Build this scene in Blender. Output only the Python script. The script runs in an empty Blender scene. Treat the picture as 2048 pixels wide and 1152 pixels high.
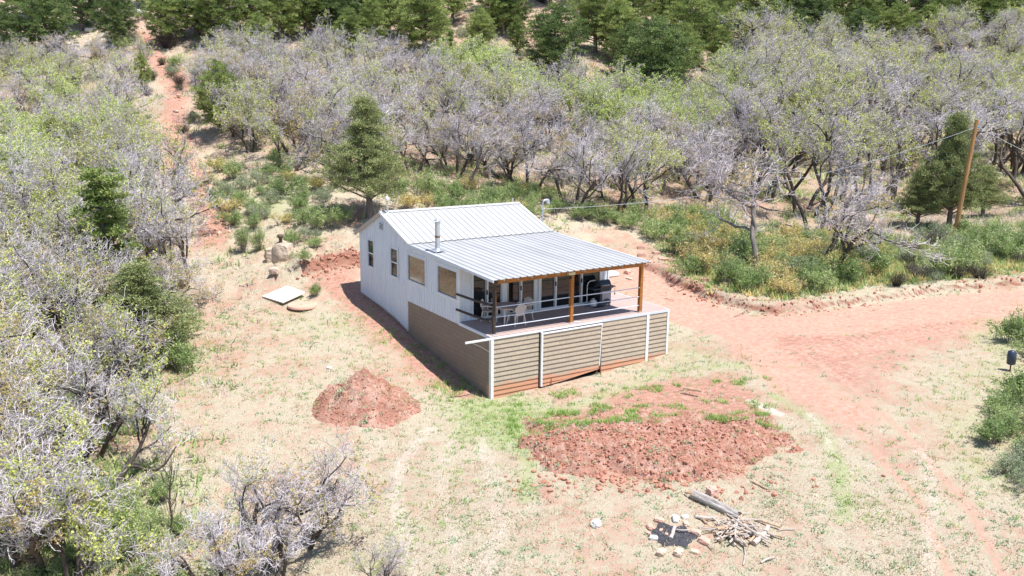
import bpy, math, random
import numpy as np
from mathutils import Vector, Matrix
R = math.radians
scene = bpy.context.scene
COL = scene.collection

# ------------------------------------------------------------------ camera
CAM = np.array([-16.446, -27.567, 9.001]); YAW, PIT, ROL, FPX = -0.5611, 0.219, 0.0109, 1800.2
_F = np.array([-math.sin(YAW)*math.cos(PIT), math.cos(YAW)*math.cos(PIT), -math.sin(PIT)])
_R = np.array([math.cos(YAW), math.sin(YAW), 0.0]); _U = np.cross(_R, _F)
_R2 = _R*math.cos(ROL)+_U*math.sin(ROL); _U2 = -_R*math.sin(ROL)+_U*math.cos(ROL)
cam = bpy.data.cameras.new('camera'); cam_o = bpy.data.objects.new('camera', cam); COL.objects.link(cam_o)
cam.sensor_width = 36; cam.lens = 36*FPX/2048; cam.clip_start = 0.1; cam.clip_end = 3000
cam_o.matrix_world = Matrix(((_R2[0], _U2[0], -_F[0], CAM[0]), (_R2[1], _U2[1], -_F[1], CAM[1]), (_R2[2], _U2[2], -_F[2], CAM[2]), (0, 0, 0, 1)))
scene.camera = cam_o
scene.render.resolution_x = 1024; scene.render.resolution_y = 576

# ------------------------------------------------------------------ light
SUN_TO = Vector((0.17, -0.33, 1.0)).normalized()
EL = math.asin(SUN_TO.z); AZ = math.atan2(SUN_TO.x, SUN_TO.y)
world = bpy.data.worlds.new('World'); scene.world = world; world.use_nodes = True
nt = world.node_tree; bg = nt.nodes['Background']
sky = nt.nodes.new('ShaderNodeTexSky'); sky.sky_type = 'NISHITA'; sky.sun_disc = False
sky.sun_elevation = EL; sky.sun_rotation = AZ; sky.altitude = 1800; sky.air_density = 1.0; sky.dust_density = 1.0
nt.links.new(sky.outputs[0], bg.inputs[0]); bg.inputs[1].default_value = 0.125
sun = bpy.data.lights.new('sun', 'SUN'); sun.energy = 5.0; sun.angle = R(0.5); sun.color = (1.0, 0.955, 0.90)
sun_o = bpy.data.objects.new('sun', sun); COL.objects.link(sun_o); sun_o.location = (0, 0, 60)
sun_o.rotation_euler = SUN_TO.to_track_quat('Z', 'Y').to_euler()
vs = scene.view_settings; vs.view_transform = 'Standard'; vs.look = 'None'; vs.gamma = 1; vs.exposure = 0.62
try: vs.use_curve_mapping = False
except Exception: pass

# ------------------------------------------------------------------ materials
def new_mat(name):
    m = bpy.data.materials.new(name); m.use_nodes = True
    n = m.node_tree.nodes; return m, n, m.node_tree.links, n['Principled BSDF']
def ramp(n, l, fac, stops):
    r = n.new('ShaderNodeValToRGB'); e = r.color_ramp.elements
    e[0].position, e[0].color = stops[0][0], (*stops[0][1], 1); e[1].position, e[1].color = stops[-1][0], (*stops[-1][1], 1)
    for p, c in stops[1:-1]:
        q = e.new(p); q.color = (*c, 1)
    l.new(fac, r.inputs[0]); return r.outputs[0]
def noise(n, l, scale, detail=4, coord=None, rough=0.6, dist=0):
    t = n.new('ShaderNodeTexNoise'); t.inputs['Scale'].default_value = scale; t.inputs['Detail'].default_value = detail
    t.inputs['Roughness'].default_value = rough; t.inputs['Distortion'].default_value = dist
    if coord is not None: l.new(coord, t.inputs['Vector'])
    return t.outputs['Fac']
def mixc(n, l, fac, a, b, mode='MIX'):
    m = n.new('ShaderNodeMix'); m.data_type = 'RGBA'; m.blend_type = mode
    for k, v in ((0, fac), (6, a), (7, b)):
        if isinstance(v, (int, float)): m.inputs[k].default_value = v
        elif isinstance(v, tuple): m.inputs[k].default_value = (*v, 1)
        else: l.new(v, m.inputs[k])
    return m.outputs[2]
def mathn(n, l, op, a, b=None, clamp=False):
    m = n.new('ShaderNodeMath'); m.operation = op; m.use_clamp = clamp
    for k, v in ((0, a), (1, b)):
        if v is None: continue
        if isinstance(v, (int, float)): m.inputs[k].default_value = v
        else: l.new(v, m.inputs[k])
    return m.outputs[0]
def coords(n, l, scale=(1, 1, 1), out='Object'):
    tc = n.new('ShaderNodeTexCoord'); mp = n.new('ShaderNodeMapping'); mp.inputs['Scale'].default_value = scale
    l.new(tc.outputs[out], mp.inputs[0]); return mp.outputs[0]
def bump(n, l, h, b, dist=0.02, strength=1.0):
    m = n.new('ShaderNodeBump'); m.inputs['Distance'].default_value = dist; m.inputs['Strength'].default_value = strength
    l.new(h, m.inputs['Height']); l.new(m.outputs[0], b.inputs['Normal'])
def simple(name, c, rough=0.6, var=0.15, scale=4.0, metal=0.0, stretch=(1, 1, 1), bmp=0.0, spec=0.4):
    m, n, l, b = new_mat(name)
    f = noise(n, l, scale, 5, coords(n, l, stretch))
    lo = tuple(max(0, x*(1-var)) for x in c); hi = tuple(min(1, x*(1+var)) for x in c)
    l.new(ramp(n, l, f, [(0.3, lo), (0.7, hi)]), b.inputs['Base Color'])
    b.inputs['Roughness'].default_value = rough; b.inputs['Metallic'].default_value = metal
    b.inputs['Specular IOR Level'].default_value = spec
    if bmp: bump(n, l, f, b, bmp)
    return m
def leaf_mat(name, stops, trans=0.35, objvar=0.12):
    """foliage: colour runs along a ramp with the clump attribute and each plant's own random"""
    m, n, l, b = new_mat(name)
    a = n.new('ShaderNodeAttribute'); a.attribute_name = 'tone'
    oi = n.new('ShaderNodeObjectInfo')
    v = mathn(n, l, 'ADD', a.outputs['Fac'], mathn(n, l, 'MULTIPLY', mathn(n, l, 'SUBTRACT', oi.outputs['Random'], 0.5), objvar*2), True)
    c = ramp(n, l, v, stops)
    l.new(c, b.inputs['Base Color']); b.inputs['Roughness'].default_value = 0.55; b.inputs['Specular IOR Level'].default_value = 0.25
    tr = n.new('ShaderNodeBsdfTranslucent'); l.new(c, tr.inputs[0])
    mx = n.new('ShaderNodeMixShader'); mx.inputs[0].default_value = trans
    l.new(b.outputs[0], mx.inputs[1]); l.new(tr.outputs[0], mx.inputs[2]); l.new(mx.outputs[0], n['Material Output'].inputs[0])
    return m
M = {}
M['twig'] = leaf_mat('grey_twig_bark', [(0, (.07, .058, .055)), (.45, (.32, .285, .29)), (1, (.62, .58, .61))], 0.0, .16)
M['bark'] = simple('dark_furrowed_bark', (.085, .068, .058), .9, .45, 9, stretch=(1, 1, .25), bmp=.02)
M['bark_grey'] = simple('grey_bark', (.20, .175, .16), .9, .4, 9, stretch=(1, 1, .25), bmp=.02)
M['juniper_bark'] = simple('juniper_bark', (.17, .14, .125), .9, .35, 10, stretch=(1, 1, .2), bmp=.02)
M['oakleaf'] = leaf_mat('young_oak_leaf', [(0, (.38, .45, .10)), (.6, (.58, .63, .19)), (1, (.70, .66, .28))], .4)
M['oaklime'] = leaf_mat('lime_oak_leaf', [(0, (.36, .46, .12)), (.6, (.52, .61, .20)), (1, (.64, .68, .30))], .35)
M['oaktan'] = leaf_mat('opening_tan_oak_leaf', [(0, (.38, .36, .12)), (.6, (.52, .43, .18)), (1, (.55, .40, .24))], .35)
M['needle'] = leaf_mat('pine_needles', [(0, (.09, .14, .035)), (.5, (.23, .30, .085)), (1, (.42, .48, .16))], .22, .25)
M['needle_dark'] = leaf_mat('dark_pine_needles', [(0, (.05, .10, .035)), (.5, (.135, .20, .065)), (1, (.26, .33, .11))], .2)
M['juniper'] = leaf_mat('juniper_sprays', [(0, (.12, .16, .06)), (.5, (.26, .30, .12)), (1, (.43, .45, .21))], .15)
M['shrubgreen'] = leaf_mat('shrub_leaf_green', [(0, (.17, .27, .08)), (.6, (.36, .47, .18)), (1, (.56, .60, .30))], .4, .25)
M['shrubsage'] = leaf_mat('shrub_leaf_sage', [(0, (.22, .28, .15)), (.6, (.34, .42, .24)), (1, (.46, .50, .32))], .3, .2)
M['shrubyellow'] = leaf_mat('shrub_leaf_yellow', [(0, (.44, .47, .15)), (.5, (.70, .60, .25)), (1, (.76, .53, .30))], .4, .2)
M['shrubstem'] = simple('shrub_stem', (.36, .31, .28), .9, .2, 6)
M['straw'] = leaf_mat('dry_grass_blade', [(0, (.42, .33, .21)), (.6, (.58, .49, .36)), (1, (.68, .62, .50))], .2)
M['blade'] = leaf_mat('green_grass_blade', [(0, (.18, .32, .07)), (.5, (.31, .46, .12)), (1, (.42, .52, .22))], .35)
M['weed'] = leaf_mat('grey_green_weed', [(0, (.22, .34, .18)), (.5, (.34, .46, .28)), (1, (.48, .56, .40))], .3)
M['whitemetal'] = simple('white_painted_sheet', (.68, .725, .80), .4, .07, 2, stretch=(3, 3, .25))
M['roofmetal'] = simple('white_metal_roofing', (.43, .43, .43), .45, .08, 1.5, stretch=(1, .3, 1), metal=.0)
M['roofgrey'] = simple('dulled_grey_white_roofing', (.405, .41, .42), .5, .13, .9, stretch=(2.5, .25, 1), metal=.0)
M['trim'] = simple('white_trim', (.78, .79, .80), .5, .05, 3)
M['bluegrey'] = simple('weathered_white_window_frame', (.62, .68, .78), .5, .06, 3)
M['tanboard'] = simple('bare_tan_fascia_board', (.46, .40, .35), .85, .15, 3, stretch=(1, 6, 6))
M['deckwood'] = simple('reddish_brown_deck_boards', (.42, .325, .30), .75, .18, 3, stretch=(.25, 5, 1))
M['stain'] = simple('orange_brown_stained_timber', (.38, .15, .035), .55, .35, 6, stretch=(.4, 3, 3))
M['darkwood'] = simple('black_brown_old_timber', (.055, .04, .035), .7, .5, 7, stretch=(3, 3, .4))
M['zinc'] = simple('galvanised_metal', (.52, .55, .60), .35, .12, 5, metal=.6)
M['rust'] = simple('rusty_iron', (.22, .10, .06), .8, .3, 9)
M['stoneblk'] = simple('pale_sandstone', (.56, .43, .34), .9, .22, 5, bmp=.03)
M['pinkstone'] = simple('pink_sandstone', (.60, .37, .29), .9, .2, 5, bmp=.02)
M['boulder'] = simple('tan_boulder', (.50, .40, .31), .92, .3, 2.2, bmp=.06)
M['whitestone'] = simple('white_quartz_stone', (.78, .76, .72), .8, .1, 4, bmp=.02)
M['deadwood'] = simple('bleached_deadwood', (.46, .405, .36), .85, .25, 10, stretch=(1, 1, 1), bmp=.01)
M['deadtan'] = simple('tan_split_wood', (.48, .34, .235), .85, .2, 8)
M['log'] = simple('silver_grey_log', (.36, .33, .31), .9, .55, 5, stretch=(.7, 7, 7), bmp=.03)
M['plastic'] = simple('cream_plastic', (.66, .60, .55), .45, .04, 3)
M['tabletop'] = simple('mauve_brown_table_top', (.40, .31, .30), .5, .06, 3)
M['grillblack'] = simple('black_enamel', (.012, .016, .028), .22, .2, 3, spec=.6)
M['grillnavy'] = simple('dark_navy_painted_steel', (.03, .045, .075), .4, .2, 3)
M['grillgrey'] = simple('grey_steel_panel', (.33, .33, .36), .4, .08, 3, metal=.3)
M['blue'] = simple('blue_plastic', (.05, .28, .55), .4, .05, 3)
M['cream'] = simple('cream_lamp_housing', (.70, .62, .38), .5, .06, 3)
M['black'] = simple('black_rubber', (.015, .015, .018), .6, .2, 3)
M['brown'] = simple('dark_brown_stone', (.13, .09, .07), .9, .3, 6)
M['poly'] = simple('white_sheet_panel', (.74, .72, .67), .55, .05, 2)
M['reddisc'] = simple('dusty_red_lid', (.62, .36, .27), .8, .1, 2)
M['pole'] = simple('orange_brown_utility_pole', (.40, .22, .09), .75, .3, 3, stretch=(4, 4, .35), bmp=.01)
M['interior'] = simple('dark_interior', (.03, .03, .032), .8, .2, 2)
M['curtain'] = simple('grey_curtain', (.16, .17, .18), .8, .3, 9, stretch=(6, 1, .2))
M['conc'] = simple('stained_concrete_footing', (.50, .36, .29), .9, .15, 4, bmp=.01)

def glass_mat():
    m, n, l, b = new_mat('dark_reflective_glass')
    b.inputs['Base Color'].default_value = (.008, .011, .013, 1); b.inputs['Roughness'].default_value = .06; b.inputs['Specular IOR Level'].default_value = .3
    g = n.new('ShaderNodeBsdfGlossy'); g.inputs['Roughness'].default_value = .03; g.inputs['Color'].default_value = (.9, .95, 1, 1)
    mx = n.new('ShaderNodeMixShader'); mx.inputs[0].default_value = .035
    l.new(b.outputs[0], mx.inputs[1]); l.new(g.outputs[0], mx.inputs[2]); l.new(mx.outputs[0], n['Material Output'].inputs[0]); return m
M['glass'] = glass_mat()
def glass2():
    m, n, l, b = new_mat('glass_painted_brown_reflection')
    b.inputs['Base Color'].default_value = (.115, .068, .036, 1); b.inputs['Roughness'].default_value = .08
    g = n.new('ShaderNodeBsdfGlossy'); g.inputs['Roughness'].default_value = .04; g.inputs['Color'].default_value = (.95, .9, .82, 1)
    l.new(ramp(n, l, noise(n, l, 7, 5, coords(n, l), .75), [(.3, (.05, .03, .018)), (.5, (.12, .075, .045)), (.7, (.25, .17, .11))]), b.inputs['Base Color'])  # mottled brown reflection painted into the pane's base colour
    w = noise(n, l, 9, 2, coords(n, l)); bm = n.new('ShaderNodeBump'); bm.inputs['Distance'].default_value = .002
    l.new(w, bm.inputs['Height']); l.new(bm.outputs[0], g.inputs['Normal'])
    mx = n.new('ShaderNodeMixShader'); mx.inputs[0].default_value = .07
    l.new(b.outputs[0], mx.inputs[1]); l.new(g.outputs[0], mx.inputs[2]); l.new(mx.outputs[0], n['Material Output'].inputs[0]); return m
M['painted_reflection'] = glass2()
def shingle_mat(name, base):
    m, n, l, b = new_mat(name)
    tc = n.new('ShaderNodeTexCoord'); sep = n.new('ShaderNodeSeparateXYZ'); l.new(tc.outputs['Object'], sep.inputs[0])
    xy = mathn(n, l, 'ADD', sep.outputs[0], sep.outputs[1])
    cmb = n.new('ShaderNodeCombineXYZ'); l.new(xy, cmb.inputs[0]); l.new(mathn(n, l, 'ADD', sep.outputs[2], 2.5), cmb.inputs[1])
    br = n.new('ShaderNodeTexBrick'); l.new(cmb.outputs[0], br.inputs['Vector'])
    br.inputs['Scale'].default_value = 1; br.inputs['Brick Width'].default_value = .34; br.inputs['Row Height'].default_value = .18
    br.inputs['Mortar Size'].default_value = .004; br.offset = .43; br.inputs['Bias'].default_value = 0
    br.inputs['Color1'].default_value = (*[x*.95 for x in base], 1); br.inputs['Color2'].default_value = (*[min(1, x*1.06) for x in base], 1)
    br.inputs['Mortar'].default_value = (*[x*.5 for x in base], 1)
    f = noise(n, l, 3, 5); sz = noise(n, l, 1.4, 4, tc.outputs['Object'])
    lim = mathn(n, l, 'ADD', mathn(n, l, 'MULTIPLY', mathn(n, l, 'SUBTRACT', sz, .5), .5), -1.78)
    st = mathn(n, l, 'MULTIPLY', mathn(n, l, 'SUBTRACT', lim, sep.outputs[2]), 5, True)
    st = mathn(n, l, 'MULTIPLY', st, .92)
    on_front = mathn(n, l, 'LESS_THAN', sep.outputs[1], .3)
    st = mathn(n, l, 'MULTIPLY', st, on_front)
    c = mixc(n, l, st, br.outputs['Color'], mixc(n, l, f, (.46, .20, .11), (.60, .30, .18)))
    l.new(c, b.inputs['Base Color']); b.inputs['Roughness'].default_value = .85
    g = noise(n, l, 60, 2, coords(n, l)); bump(n, l, g, b, .004); return m
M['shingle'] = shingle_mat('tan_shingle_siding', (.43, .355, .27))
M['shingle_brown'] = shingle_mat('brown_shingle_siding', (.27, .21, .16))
def ground_mat():
    m, n, l, b = new_mat('ground_soil_and_dry_grass')
    a = n.new('ShaderNodeVertexColor'); a.layer_name = 'cover'; sp = n.new('ShaderNodeSeparateColor'); l.new(a.outputs[0], sp.inputs[0])
    a2 = n.new('ShaderNodeVertexColor'); a2.layer_name = 'cover_b'; sp2 = n.new('ShaderNodeSeparateColor'); l.new(a2.outputs[0], sp2.inputs[0])
    co = coords(n, l)
    n1 = noise(n, l, .9, 5, co, .65); n2 = noise(n, l, 5, 5, co, .7); n3 = noise(n, l, 26, 4, co, .7); n4 = noise(n, l, 90, 3, co, .7)
    straw = ramp(n, l, n3, [(.30, (.27, .205, .155)), (.46, (.44, .375, .28)), (.68, (.62, .565, .46))])
    straw = mixc(n, l, ramp(n, l, n4, [(.35, (1, 1, 1)), (.5, (0, 0, 0))]), straw, mixc(n, l, .35, straw, (.30, .21, .13)))
    soil = ramp(n, l, n2, [(.28, (.34, .165, .12)), (.5, (.45, .255, .195)), (.72, (.56, .375, .305))])
    soil = mixc(n, l, ramp(n, l, n4, [(.36, (1, 1, 1)), (.46, (0, 0, 0))]), soil, mixc(n, l, .5, soil, (.30, .11, .06)))
    road = ramp(n, l, n2, [(.3, (.45, .24, .175)), (.5, (.52, .315, .24)), (.7, (.58, .39, .315))])
    green = ramp(n, l, n3, [(.3, (.20, .27, .10)), (.5, (.32, .38, .17)), (.7, (.47, .49, .29))])
    litter = ramp(n, l, n3, [(.3, (.20, .15, .105)), (.5, (.36, .28, .20)), (.7, (.54, .45, .35))])
    def edge(mask, nz, gain=2.2):   # mask pushed through noise so that every border is ragged
        v = mathn(n, l, 'ADD', mask, mathn(n, l, 'MULTIPLY', mathn(n, l, 'SUBTRACT', nz, .5), gain))
        return mathn(n, l, 'MULTIPLY', mathn(n, l, 'SUBTRACT', v, .38), 4, True)
    nn = mathn(n, l, 'ADD', mathn(n, l, 'MULTIPLY', n2, .5), mathn(n, l, 'MULTIPLY', n3, .5))
    nm = mathn(n, l, 'ADD', mathn(n, l, 'MULTIPLY', n1, .30), mathn(n, l, 'ADD', mathn(n, l, 'MULTIPLY', n2, .35), mathn(n, l, 'MULTIPLY', n3, .35)))
    c = straw
    c = mixc(n, l, edge(sp.outputs[2], nn), c, litter)
    c = mixc(n, l, mathn(n, l, 'MULTIPLY', ramp(n, l, nn, [(.44, (1, 1, 1)), (.50, (0, 0, 0))]), .45), c, (.36, .37, .25))
    c = mixc(n, l, edge(sp.outputs[0], nm, 2.8), c, soil)
    c = mixc(n, l, mathn(n, l, 'MULTIPLY', edge(sp.outputs[1], nn), .8), c, green)
    c = mixc(n, l, edge(sp2.outputs[0], nn, 1.2), c, road)
    c = mixc(n, l, edge(sp2.outputs[1], nn, 1.6), c, (.58, .51, .44))
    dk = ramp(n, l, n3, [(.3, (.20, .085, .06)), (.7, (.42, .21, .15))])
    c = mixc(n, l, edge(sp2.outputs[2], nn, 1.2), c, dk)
    l.new(c, b.inputs['Base Color']); b.inputs['Roughness'].default_value = .95; b.inputs['Specular IOR Level'].default_value = .1
    hh = mathn(n, l, 'ADD', mathn(n, l, 'MULTIPLY', n2, .6), mathn(n, l, 'ADD', mathn(n, l, 'MULTIPLY', n3, .5), mathn(n, l, 'MULTIPLY', n4, .25)))
    bump(n, l, hh, b, .09, .8); return m
M['ground'] = ground_mat()
def pile_mat():
    m, n, l, b = new_mat('loose_red_dirt'); co = coords(n, l)
    n2 = noise(n, l, 2.2, 6, co, .7); n3 = noise(n, l, 20, 5, co, .75)
    c = ramp(n, l, n2, [(.3, (.33, .155, .11)), (.48, (.44, .24, .18)), (.62, (.56, .37, .30))])
    c = mixc(n, l, ramp(n, l, n3, [(.38, (1, 1, 1)), (.52, (0, 0, 0))]), c, mixc(n, l, .4, c, (.24, .09, .055)))
    l.new(c, b.inputs['Base Color']); b.inputs['Roughness'].default_value = .95; b.inputs['Specular IOR Level'].default_value = .1
    bump(n, l, n3, b, .06); return m
M['pile'] = pile_mat()
M['clod'] = simple('dry_red_clod', (.42, .20, .14), .95, .3, 8)
M['ash'] = simple('charcoal_and_ash', (.05, .05, .06), .95, .9, 22, bmp=.03)

# ------------------------------------------------------------------ mesh building
class MB:
    def __init__(s): s.V = []; s.F = []; s.n = 0; s.mats = []; s.T = []; s.tone = False
    def mi(s, m):
        if m not in s.mats: s.mats.append(m)
        return s.mats.index(m)
    def add(s, V, F, m, smooth=False, tone=None):
        V = np.asarray(V, float).reshape(-1, 3); F = np.asarray(F, int)
        s.V.append(V); s.F.append((F+s.n, s.mi(m), smooth)); s.n += len(V)
        if tone is None: s.T.append(np.full(len(V), .5))
        else: s.T.append(np.asarray(tone, float)); s.tone = True
        return s
    def box(s, x0, x1, y0, y1, z0, z1, m, rot=None, org=None):
        V = np.array([(x, y, z) for x in (x0, x1) for y in (y0, y1) for z in (z0, z1)], float)
        if rot is not None: V = (V-org)@rot.T+org
        return s.add(V, [(0, 1, 3, 2), (4, 6, 7, 5), (0, 4, 5, 1), (2, 3, 7, 6), (0, 2, 6, 4), (1, 5, 7, 3)], m)
    def beam(s, p, q, w, h, m, up=(0, 0, 1)):
        p = np.array(p, float); q = np.array(q, float); d = q-p; d /= np.linalg.norm(d)
        a = np.cross(d, up); a /= np.linalg.norm(a); b = np.cross(a, d)
        V = [e+a*i*w/2+b*j*h/2 for e in (p, q) for i, j in ((-1, -1), (1, -1), (1, 1), (-1, 1))]
        return s.add(V, [(0, 1, 2, 3), (7, 6, 5, 4), (0, 4, 5, 1), (1, 5, 6, 2), (2, 6, 7, 3), (3, 7, 4, 0)], m)
    def tube(s, P, r, m, k=8, cap=True, tone=None, smooth=True):
        P = np.asarray(P, float); n = len(P); r = np.broadcast_to(np.asarray(r, float), (n,))
        T = np.gradient(P, axis=0); T /= np.linalg.norm(T, axis=1)[:, None]+1e-12
        ref = np.array([0, 0, 1.]) if abs(T[0][2]) < .9 else np.array([1., 0, 0])
        a = np.cross(T, ref); a /= np.linalg.norm(a, axis=1)[:, None]+1e-12; b = np.cross(T, a)
        an = np.arange(k)*2*math.pi/k
        V = P[:, None]+r[:, None, None]*(a[:, None]*np.cos(an)[None, :, None]+b[:, None]*np.sin(an)[None, :, None])
        i = np.arange(n-1)[:, None]*k; j = np.arange(k)[None]; j2 = (j+1) % k
        F = np.stack([i+j, i+j2, i+k+j2, i+k+j], -1).reshape(-1, 4)
        s.add(V.reshape(-1, 3), F, m, smooth, None if tone is None else np.full(n*k, tone))
        if cap and k > 3:
            c0 = s.n
            s.add(np.vstack([V[0], V[-1], P[0], P[-1]]),
                  [(2*k, q, (q+1) % k) for q in range(k)]+[(2*k+1, k+(q+1) % k, k+q) for q in range(k)], m, False, None if tone is None else np.full(2*k+2, tone))
        return s
    def segs(s, A, B, ra, rb, m, k=3, tone=None):
        A = np.asarray(A, float); B = np.asarray(B, float); d = B-A; d /= np.linalg.norm(d, axis=1)[:, None]+1e-9
        ref = np.where(np.abs(d[:, 2:3]) < .9, np.array([[0, 0, 1.]]), np.array([[1., 0, 0]]))
        a = np.cross(d, ref); a /= np.linalg.norm(a, axis=1)[:, None]+1e-9; b = np.cross(d, a)
        an = np.arange(k)*2*math.pi/k; c, q = np.cos(an)[None, :, None], np.sin(an)[None, :, None]
        w = a[:, None]*c+b[:, None]*q
        V = np.concatenate([A[:, None]+w*np.asarray(ra)[:, None, None], B[:, None]+w*np.asarray(rb)[:, None, None]], 1)
        i = np.arange(len(A))[:, None]*2*k; j = np.arange(k)[None]; j2 = (j+1) % k
        F = np.stack([i+j, i+j2, i+k+j2, i+k+j], -1).reshape(-1, 4)
        return s.add(V.reshape(-1, 3), F, m, False, None if tone is None else np.repeat(tone, 2*k))
    def leaves(s, P, size, m, rng, tone, bias=None, aspect=.6):
        """small pointed quads with random lie"""
        n = len(P); d = rng.normal(size=(n, 3))
        if bias is not None: d = d+bias
        d /= np.linalg.norm(d, axis=1)[:, None]; e = np.cross(d, rng.normal(size=(n, 3))); e /= np.linalg.norm(e, axis=1)[:, None]+1e-9
        L = (size*rng.uniform(.6, 1.3, n))[:, None]
        V = np.stack([P, P+d*L*.5+e*L*aspect*.5, P+d*L, P+d*L*.5-e*L*aspect*.5], 1)
        F = np.arange(n*4).reshape(n, 4)
        return s.add(V.reshape(-1, 3), F, m, False, np.repeat(tone, 4))
    def build(s, name, parent=None, loc=None):
        me = bpy.data.meshes.new(name); V = np.vstack(s.V)
        me.vertices.add(len(V)); me.vertices.foreach_set('co', V.astype(np.float32).ravel())
        lt = np.concatenate([np.full(len(f), f.shape[1]) for f, _, _ in s.F]); lv = np.concatenate([f.ravel() for f, _, _ in s.F])
        ls = np.concatenate([[0], np.cumsum(lt)[:-1]])
        me.loops.add(len(lv)); me.loops.foreach_set('vertex_index', lv.astype(np.int32))
        me.polygons.add(len(lt)); me.polygons.foreach_set('loop_start', ls.astype(np.int32))
        me.polygons.foreach_set('material_index', np.concatenate([np.full(len(f), i) for f, i, _ in s.F]).astype(np.int32))
        me.polygons.foreach_set('use_smooth', np.concatenate([np.full(len(f), sm) for f, _, sm in s.F]))
        for m in s.mats: me.materials.append(M[m])
        if s.tone:
            at = me.attributes.new('tone', 'FLOAT', 'POINT'); at.data.foreach_set('value', np.concatenate(s.T).astype(np.float32))
        me.update(calc_edges=True); me.validate()
        o = bpy.data.objects.new(name, me); COL.objects.link(o)
        if loc is not None: o.location = loc
        if parent is not None: o.parent = parent
        return o
def tag(o, label=None, cat=None, group=None, kind=None):
    if label: o['label'] = label
    if cat: o['category'] = cat
    if group: o['group'] = group
    if kind: o['kind'] = kind
    return o
def empty(name, loc=(0, 0, 0), rz=0.0, label=None, cat=None, group=None):
    o = bpy.data.objects.new(name, None); COL.objects.link(o); o.location = loc; o.rotation_euler = (0, 0, rz)
    o.empty_display_size = .3; return tag(o, label, cat, group)
def copy_tree(o, parent=None):
    c = o.copy(); COL.objects.link(c); c.parent = parent
    for ch in o.children: copy_tree(ch, c)
    return c

# ------------------------------------------------------------------ numeric noise
def vnoise(x, y, seed=0):
    xi = np.floor(x).astype(np.int64); yi = np.floor(y).astype(np.int64); fx = x-xi; fy = y-yi
    fx = fx*fx*(3-2*fx); fy = fy*fy*(3-2*fy)
    def hsh(a, b):
        h = (a*374761393+b*668265263+seed*974634777) & 0x7fffffff
        h = ((h ^ (h >> 13))*1274126177) & 0x7fffffff
        return ((h ^ (h >> 16)) & 0xffff)/65535.0
    return (hsh(xi, yi)*(1-fx)+hsh(xi+1, yi)*fx)*(1-fy)+(hsh(xi, yi+1)*(1-fx)+hsh(xi+1, yi+1)*fx)*fy
def fbm(x, y, f, o=4, seed=0, g=.5):
    t = 0; a = 1; n = 0
    for i in range(o):
        t = t+a*vnoise(x*f+17.3*i, y*f-9.1*i, seed+i); n += a; a *= g; f *= 2.03
    return t/n
def sstep(a, b, x):
    t = np.clip((x-a)/(b-a), 0, 1); return t*t*(3-2*t)

# ------------------------------------------------------------------ terrain
FH = np.array([-math.sin(YAW), math.cos(YAW)]); RH = np.array([math.cos(YAW), math.sin(YAW)])
def ray(u, v): return _F+_R2*(u-1024)/FPX-_U2*(v-576)/FPX
def uvd(u, v, d):                      # point on the sight line of a pixel, d metres of level ground ahead
    r = ray(u, v); return CAM+r*(d/(r[:2]@FH))
def project(P):
    D = np.asarray(P, float)-CAM; z = D@_F
    return np.stack([1024+FPX*(D@_R2)/z, 576-FPX*(D@_U2)/z], -1)
ctrl = [uvd(*t) for t in (
    (100, 1130, 22), (100, 900, 28), (100, 700, 37), (100, 500, 48), (100, 300, 65), (100, 150, 82), (100, 0, 105),
    (-400, 1130, 22), (-400, 900, 28), (-400, 700, 37), (-400, 500, 48), (-400, 300, 65), (-400, 150, 82), (-400, 0, 105),
    (500, 1130, 22), (500, 900, 27.5), (500, 700, 36), (500, 600, 42), (500, 500, 48), (500, 400, 54), (500, 300, 63), (500, 200, 75), (500, 100, 89), (500, 0, 108),
    (1000, 1130, 20.5), (1000, 950, 25.5), (1000, 370, 59), (1024, 250, 72), (1024, 150, 86), (1024, 0, 108),
    (760, 950, 26), (690, 640, 39.5), (680, 540, 44.5), (740, 432, 51.5),
    (1500, 1130, 20.8), (1500, 950, 25.5), (1500, 800, 31), (1500, 700, 36), (1500, 622, 42), (1500, 560, 46), (1500, 450, 58), (1500, 350, 72), (1500, 250, 88), (1500, 150, 107), (1500, 60, 125), (1500, 0, 135),
    (2000, 1130, 20.5), (2000, 950, 25), (2000, 800, 30.5), (2000, 700, 36), (2000, 600, 43), (2000, 500, 52), (2000, 420, 63), (2000, 330, 78), (2000, 250, 94), (2000, 150, 112), (2000, 60, 128), (2000, 0, 138),
    (2500, 1130, 20.5), (2500, 800, 30.5), (2500, 600, 43), (2500, 420, 63), (2500, 250, 94), (2500, 0, 138),
    (1240, 560, 46.5), (1240, 470, 54), (1240, 330, 66), (1100, 440, 54.5))]
for x, y, z in ((0, 12.36, -.85), (0, 10.98, -.94), (0, 9.78, -1.09), (0, 8.48, -1.27), (0, 7.04, -1.56), (0, 5.48, -1.8), (0, 3.03, -2.12), (0, .11, -2.40),
                (2.1, 0, -2.34), (5.06, 0, -2.24), (7.51, 0, -2.06), (8.6, 0, -1.93), (7.4, 12.3, -.9), (3.6, 12.6, -.85)):
    ctrl.append(np.array([x, y, z]))
def dsz(d, s, z): p = CAM[:2]+FH*d+RH*s; return np.array([p[0], p[1], z])
for s in (-60, 0, 60):
    ctrl += [dsz(5, s, -3.3), dsz(-30, s, -4.5), dsz(-80, s, -7)]
for s in (-110, -40, 30, 110): ctrl += [dsz(165, s, 38 if s < 50 else 28), dsz(260, s, 70 if s < 50 else 58)]
ctrl = np.array(ctrl)
def _phi(r2): return .5*r2*np.log(r2+1e-9)
_S = 20.0
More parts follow.
